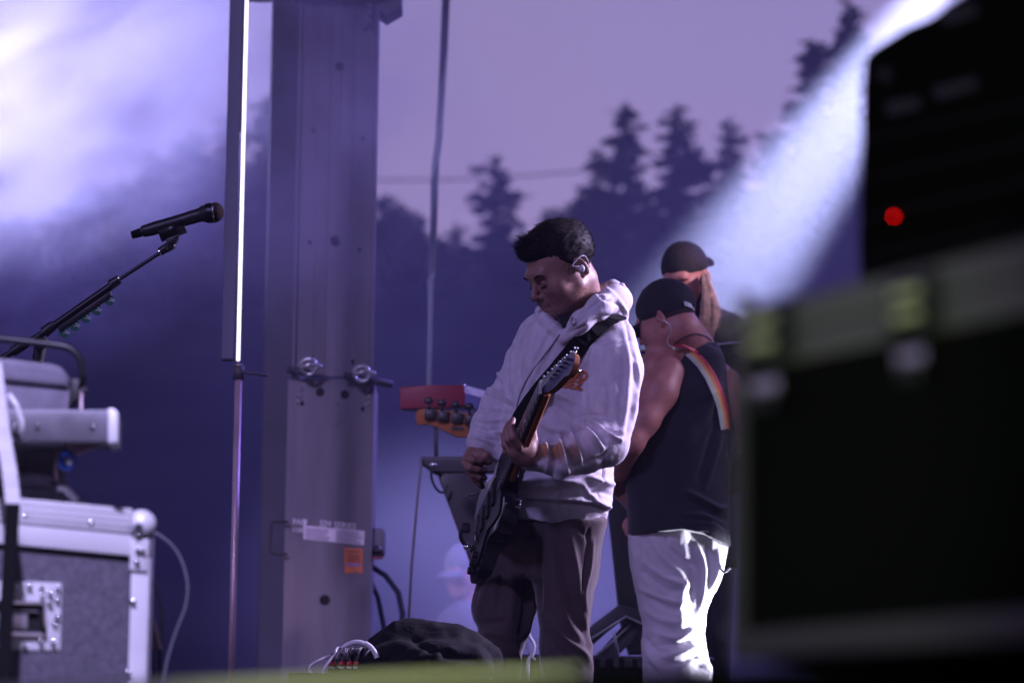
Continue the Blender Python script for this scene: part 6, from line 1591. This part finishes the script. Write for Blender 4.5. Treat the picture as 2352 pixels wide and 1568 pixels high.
# ---- long haired man further back
def build_long_hair():
    Y = 12.6; w = W
    P = empty('person', (W(1590, 1900, Y).x, Y, 0), 'long haired man in a backwards black cap looking down behind the tank top man', 'person')
    Hm = hrot(26, 24, -3); ear = W(1622, 634, 12.57); c = ear - Hm @ Vector((.078, .015, -.002)) * .90
    s, L = head_sdf(c, Hm, sc=.90); neck_to(s, L, c, Hm, tuple(w(1598, 730, 12.66)), .055, .062)
    core = SDF(); core.add(stack([key(1250, 1530, 1660, 12.65, .1), key(1000, 1530, 1665, 12.65, .11), key(740, 1560, 1650, 12.65, .07)]), .02)
    core.add(chain([tuple(w(1560, 1250, 12.65)), tuple(w(1560, 1900, 12.65))], [.08, .05]), .02); core.add(chain([tuple(w(1630, 1250, 12.65)), tuple(w(1630, 1900, 12.65))], [.08, .05]), .02)
    multi('body', [(s, *bounds([c + Vector((-.14, -.16, -.2)), c + Vector((.16, .16, .16))], 0), .0036), (core, *bounds([w(1500, 1930, 12.6), w(1690, 700, 12.6)], .12), .018)], MT['skin2'], P)
    cs, CL = cap_sdf(c, Hm, back=True, sc=.90)
    cloth('cap', cs, *bounds([c + Vector((-.2, -.2, -.12)), c + Vector((.22, .24, .2))], 0), .0036, MT['cap'], P, nz=[(.0015, (30, 30, 30), 4)])
    sh = SDF(); sh.add(stack([key(1300, 1500, 1695, 12.65, .14), key(900, 1500, 1700, 12.65, .15), key(780, 1512, 1702, 12.65, .14), key(735, 1525, 1692, 12.65, .12), key(712, 1560, 1662, 12.66, .08)], power=2.2))
    sh.sub(ell(w(1598, 705, 12.6), (.055, .08, .03)), .01)
    sh.add(chain([tuple(w(1680, 760, 12.64)), tuple(w(1705, 860, 12.6)), tuple(w(1690, 960, 12.5))], [.06, .05, .045], .01), .03)
    sh.add(chain([tuple(w(1530, 770, 12.64)), tuple(w(1512, 880, 12.6)), tuple(w(1540, 960, 12.45))], [.05, .05, .045], .01), .03)
    lo, hi = bounds([w(1480, 1310, 12.65), w(1730, 690, 12.65)], .04); lo[1] -= .2; hi[1] += .18
    cloth('shirt', sh, lo, hi, .01, MT['navytop'], P, nz=[(.008, (9, 9, 6), 3)])
    tr = SDF(); tr.add(stack([key(1290, 1510, 1600, 12.65, .09), key(1900, 1525, 1590, 12.65, .07)])); tr.add(stack([key(1290, 1595, 1690, 12.65, .09), key(1900, 1600, 1665, 12.65, .07)]), .02)
    cloth('trousers', tr, *bounds([w(1490, 1920, 12.5), w(1700, 1280, 12.8)], .04), .014, MT['navytop'], P)
    # loose hair in locks
    rnd = random.Random(21); st = []
    for k in range(1000):
        t = rnd.random(); x0 = 1612 + 14 * rnd.random(); lock = int(t * 7)
        dx = (t * 7 - 3.5) * 3.6 + rnd.gauss(0, 2.0); Yk = 12.47 + .05 * rnd.random()
        end = 752 + rnd.random() * 22 + 9 * math.sin(lock * 2.1)
        pts = [(x0, 628), (x0 + 4 + dx * .3, 652), (x0 + 10 + dx * .8, 685), (x0 + 12 + dx * 1.15 + 2.5 * math.sin(lock * 2.3), 718), (x0 + 9 + dx * 1.2 - 2 * math.sin(lock * 2.3 + .8), 750), (x0 + 4 + dx * (1.0 + .25 * math.sin(lock * 1.7)) + rnd.gauss(0, 2), end)]
        st.append([w(x, y, Yk - .03 * i / 5) for i, (x, y) in enumerate(pts)])
    h = hair_tubes('long_hair', [q_ for i_, q_ in enumerate(st) if i_ % 4], .0013, MT['hairfair'], P); hair_tubes('lock', st[1::4], .0013, MT['hairbrown'], h)
    st = []
    for k in range(120):
        x0 = 1612 + rnd.random() * 8; pts = [(x0, 632), (x0 - 6 + rnd.gauss(0, 2), 662), (x0 - 14 + rnd.gauss(0, 3), 700), (x0 - 12 + rnd.gauss(0, 3), 740)]
        st.append([w(x, y, 12.54) for x, y in pts])
    hair_tubes('lock', st, .0022, MT['hairdark'], h)

# ---- hazy figure low in the smoke
def build_far_man():
    Y = 19.0; w = W
    P = empty('person', (W(1060, 1800, Y).x, Y, 0), 'hazy figure in a pale cap half lost in smoke under the keyboard', 'person')
    Hm = hrot(35, 18, 0); c = w(1062, 1312, Y)
    s, L = head_sdf(c, Hm); neck_to(s, L, c, Hm, tuple(w(1075, 1385, Y + .02)), .05, .06)
    multi('body', [(s, *bounds([c + Vector((-.16, -.16, -.22)), c + Vector((.16, .16, .16))], 0), .006)], MT['skin2'], P)
    cs, CL = cap_sdf(c, Hm); cloth('cap', cs, *bounds([c + Vector((-.22, -.22, -.12)), c + Vector((.22, .24, .2))], 0), .006, MT['greycarpet'], P)
    sh = SDF(); sh.add(stack([key(1520, 1010, 1160, Y, .14), key(1430, 1000, 1165, Y, .14), key(1400, 1020, 1150, Y, .12), key(1378, 1050, 1115, Y, .07)], power=2.2)); sh.add(stack([key(1800, 1015, 1150, Y, .13), key(1500, 1010, 1160, Y, .14)]), .02)
    lo, hi = bounds([w(970, 1830, Y), w(1190, 1360, Y)], .04); lo[1] -= .2; hi[1] += .2
    cloth('jacket', sh, lo, hi, .014, MT['greycarpet'], P, nz=[(.01, (8, 8, 6), 2)])
# ------------------------------------------------------------------ lamps of the stage and added fills (all outside the frame)
def build_lights():
    v = Vector
    # narrow white-blue beam from the upper right, crossing behind the heads
    lamp('beam_lamp', 'SPOT', W(2478, -467, 14.2), W(1500, 880, 15.2), BEAM, (0.58, 0.60, 1.0), .03, 16, .9)
    # blue wash filling the smoke
    lamp('blue_wash', 'SPOT', (6.5, 17.5, 7.5), W(1100, 1150, 17), BLUE, (0.26, 0.20, 1.0), .4, 75, 1.0)
    lamp('blue_floor_wash', 'SPOT', W(1180, 2300, 19), W(1180, 1200, 17.5), LOWB, (0.34, 0.33, 1.0), .3, 70, 1.0)
    # white-violet lamp in the upper left smoke
    lamp('smoke_lamp', 'SPOT', W(-900, 100, 15.0), W(700, 380, 16.5), SMK, (0.54, 0.52, 1.0), .2, 62, .9)
    # back/side key on the musicians
    lamp('side_key', 'SPOT', (4.2, 11.1, 3.4), W(1380, 950, 10.0), KEY, (0.70, 0.57, 1.0), .5, 30, .6)
    lamp('back_key', 'SPOT', (2.7, 11.0, 3.4), W(1600, 655, 12.6), 480, (0.95, 0.66, 0.85), .1, 9, .6)
    lamp('added_tower_fill', 'SPOT', (-3.0, 2.6, 5.6), W(760, 950, 14), TOWER, (0.62, 0.47, 1.0), .3, 15, .6)  # added fill that brightens the tower, no lamp of the stage
    lamp('added_front_fill', 'SPOT', (-3.4, 2.4, 6.4), W(1000, 900, 11.5), FRONT, (0.48, 0.38, 1.0), .5, 34, .7)  # added front fill for tower and musicians, no lamp of the stage
    # low lamp on the white trousers
    lamp('leg_lamp', 'SPOT', W(2350, 1650, 11.8), W(1640, 1400, 11.45), LEG, (0.80, 0.80, 1.0), .04, 22, .35)
    # front left lamp on the flight case and boxes
    lamp('case_lamp', 'SPOT', (-0.7, 3.0, 4.3), W(120, 1200, 6.5), CASE, (0.58, 0.52, 1.0), .12, 34, .6)
    # green lamp grazing the near case
    lamp('green_lamp', 'SPOT', (-.45, 1.55, .2), W(1830, 820, 2.85), GREEN, (0.80, 1.0, 0.58), .03, 30, 1.0)
    lamp('yellow_lamp', 'SPOT', (-.35, 2.1, 1.2), W(900, 1550, 2.95), YEL, (0.85, 1.0, 0.28), .03, 24, 1.0)
FRONT = 1200
TOWER = 2100
BEAM, BLUE, LOWB, SMK, KEY, LEG, CASE, GREEN, YEL = 24000, 6000, 2600, 3300, 3000, 600, 2100, 24, 44
def build_smoke():
    smoke('smoke_cloud', W(150, 130, 16.5), (1.9, 1.1, 1.0), volume_mat('smoke_upper_left', (0.84, 0.84, 1.0), 1.6, 3.4, .40, .62, seed=3.1, det=9), (0, R(-28), 0))
    smoke('smoke_bank', W(60, 500, 17.8), (1.5, .8, .9), volume_mat('smoke_bank_air', (0.72, 0.70, 1.0), 1.3, 2.6, .36, .64, seed=5.1, det=7), (0, R(-30), 0))
    smoke('smoke_veil', W(640, 200, 13.3), (1.2, .8, 1.3), volume_mat('smoke_veil_air', (0.75, 0.74, 1.0), .8, 2.6, .38, .64, seed=9.1, det=6), (0, R(-10), 0))
    smoke('smoke_in_beam', W(1880, 360, 14.7), (1.7, .9, 1.5), volume_mat('smoke_beam', (0.85, 0.87, 1.0), .12, 0.7, -.3, .5, seed=7.7, det=1))
    smoke('smoke_low', W(1170, 1430, 17.6), (1.6, 1.0, 1.1), volume_mat('smoke_low_air', (0.8, 0.8, 1.0), .50, 1.0, .15, .6, seed=1.3, det=3))
    smoke('smoke_wide', W(1000, 1000, 19.5), (4.2, 2.0, 2.9), volume_mat('smoke_wide_air', (0.56, 0.52, 1.0), .055, .6, .05, .6, seed=4.4, det=2))
    smoke('smoke_thin', (0, 9.6, 1.6), (5.5, 3.6, 3.2), volume_mat('smoke_thin_air', (0.6, 0.6, 1.0), .003, .5, -.2, .5, seed=2.4, det=1))
def go():
    steps = [('L', build_lights), ('H', build_haze), ('S', build_smoke), ('G', build_ground), ('T', build_trees), ('W', build_tower), ('P', build_poles), ('l', build_left), ('m', build_mic), ('r', build_right), ('b', build_stagebits),
             ('2', build_tank_man), ('3', build_long_hair), ('4', build_far_man)]
    for k, f in steps:
        t = time.time(); f(); print('STEP', f.__name__, round(time.time() - t, 1))
    t = time.time(); P, bv = build_guitarist(); build_guitar(bv); print('STEP guitarist', round(time.time() - t, 1))
go()
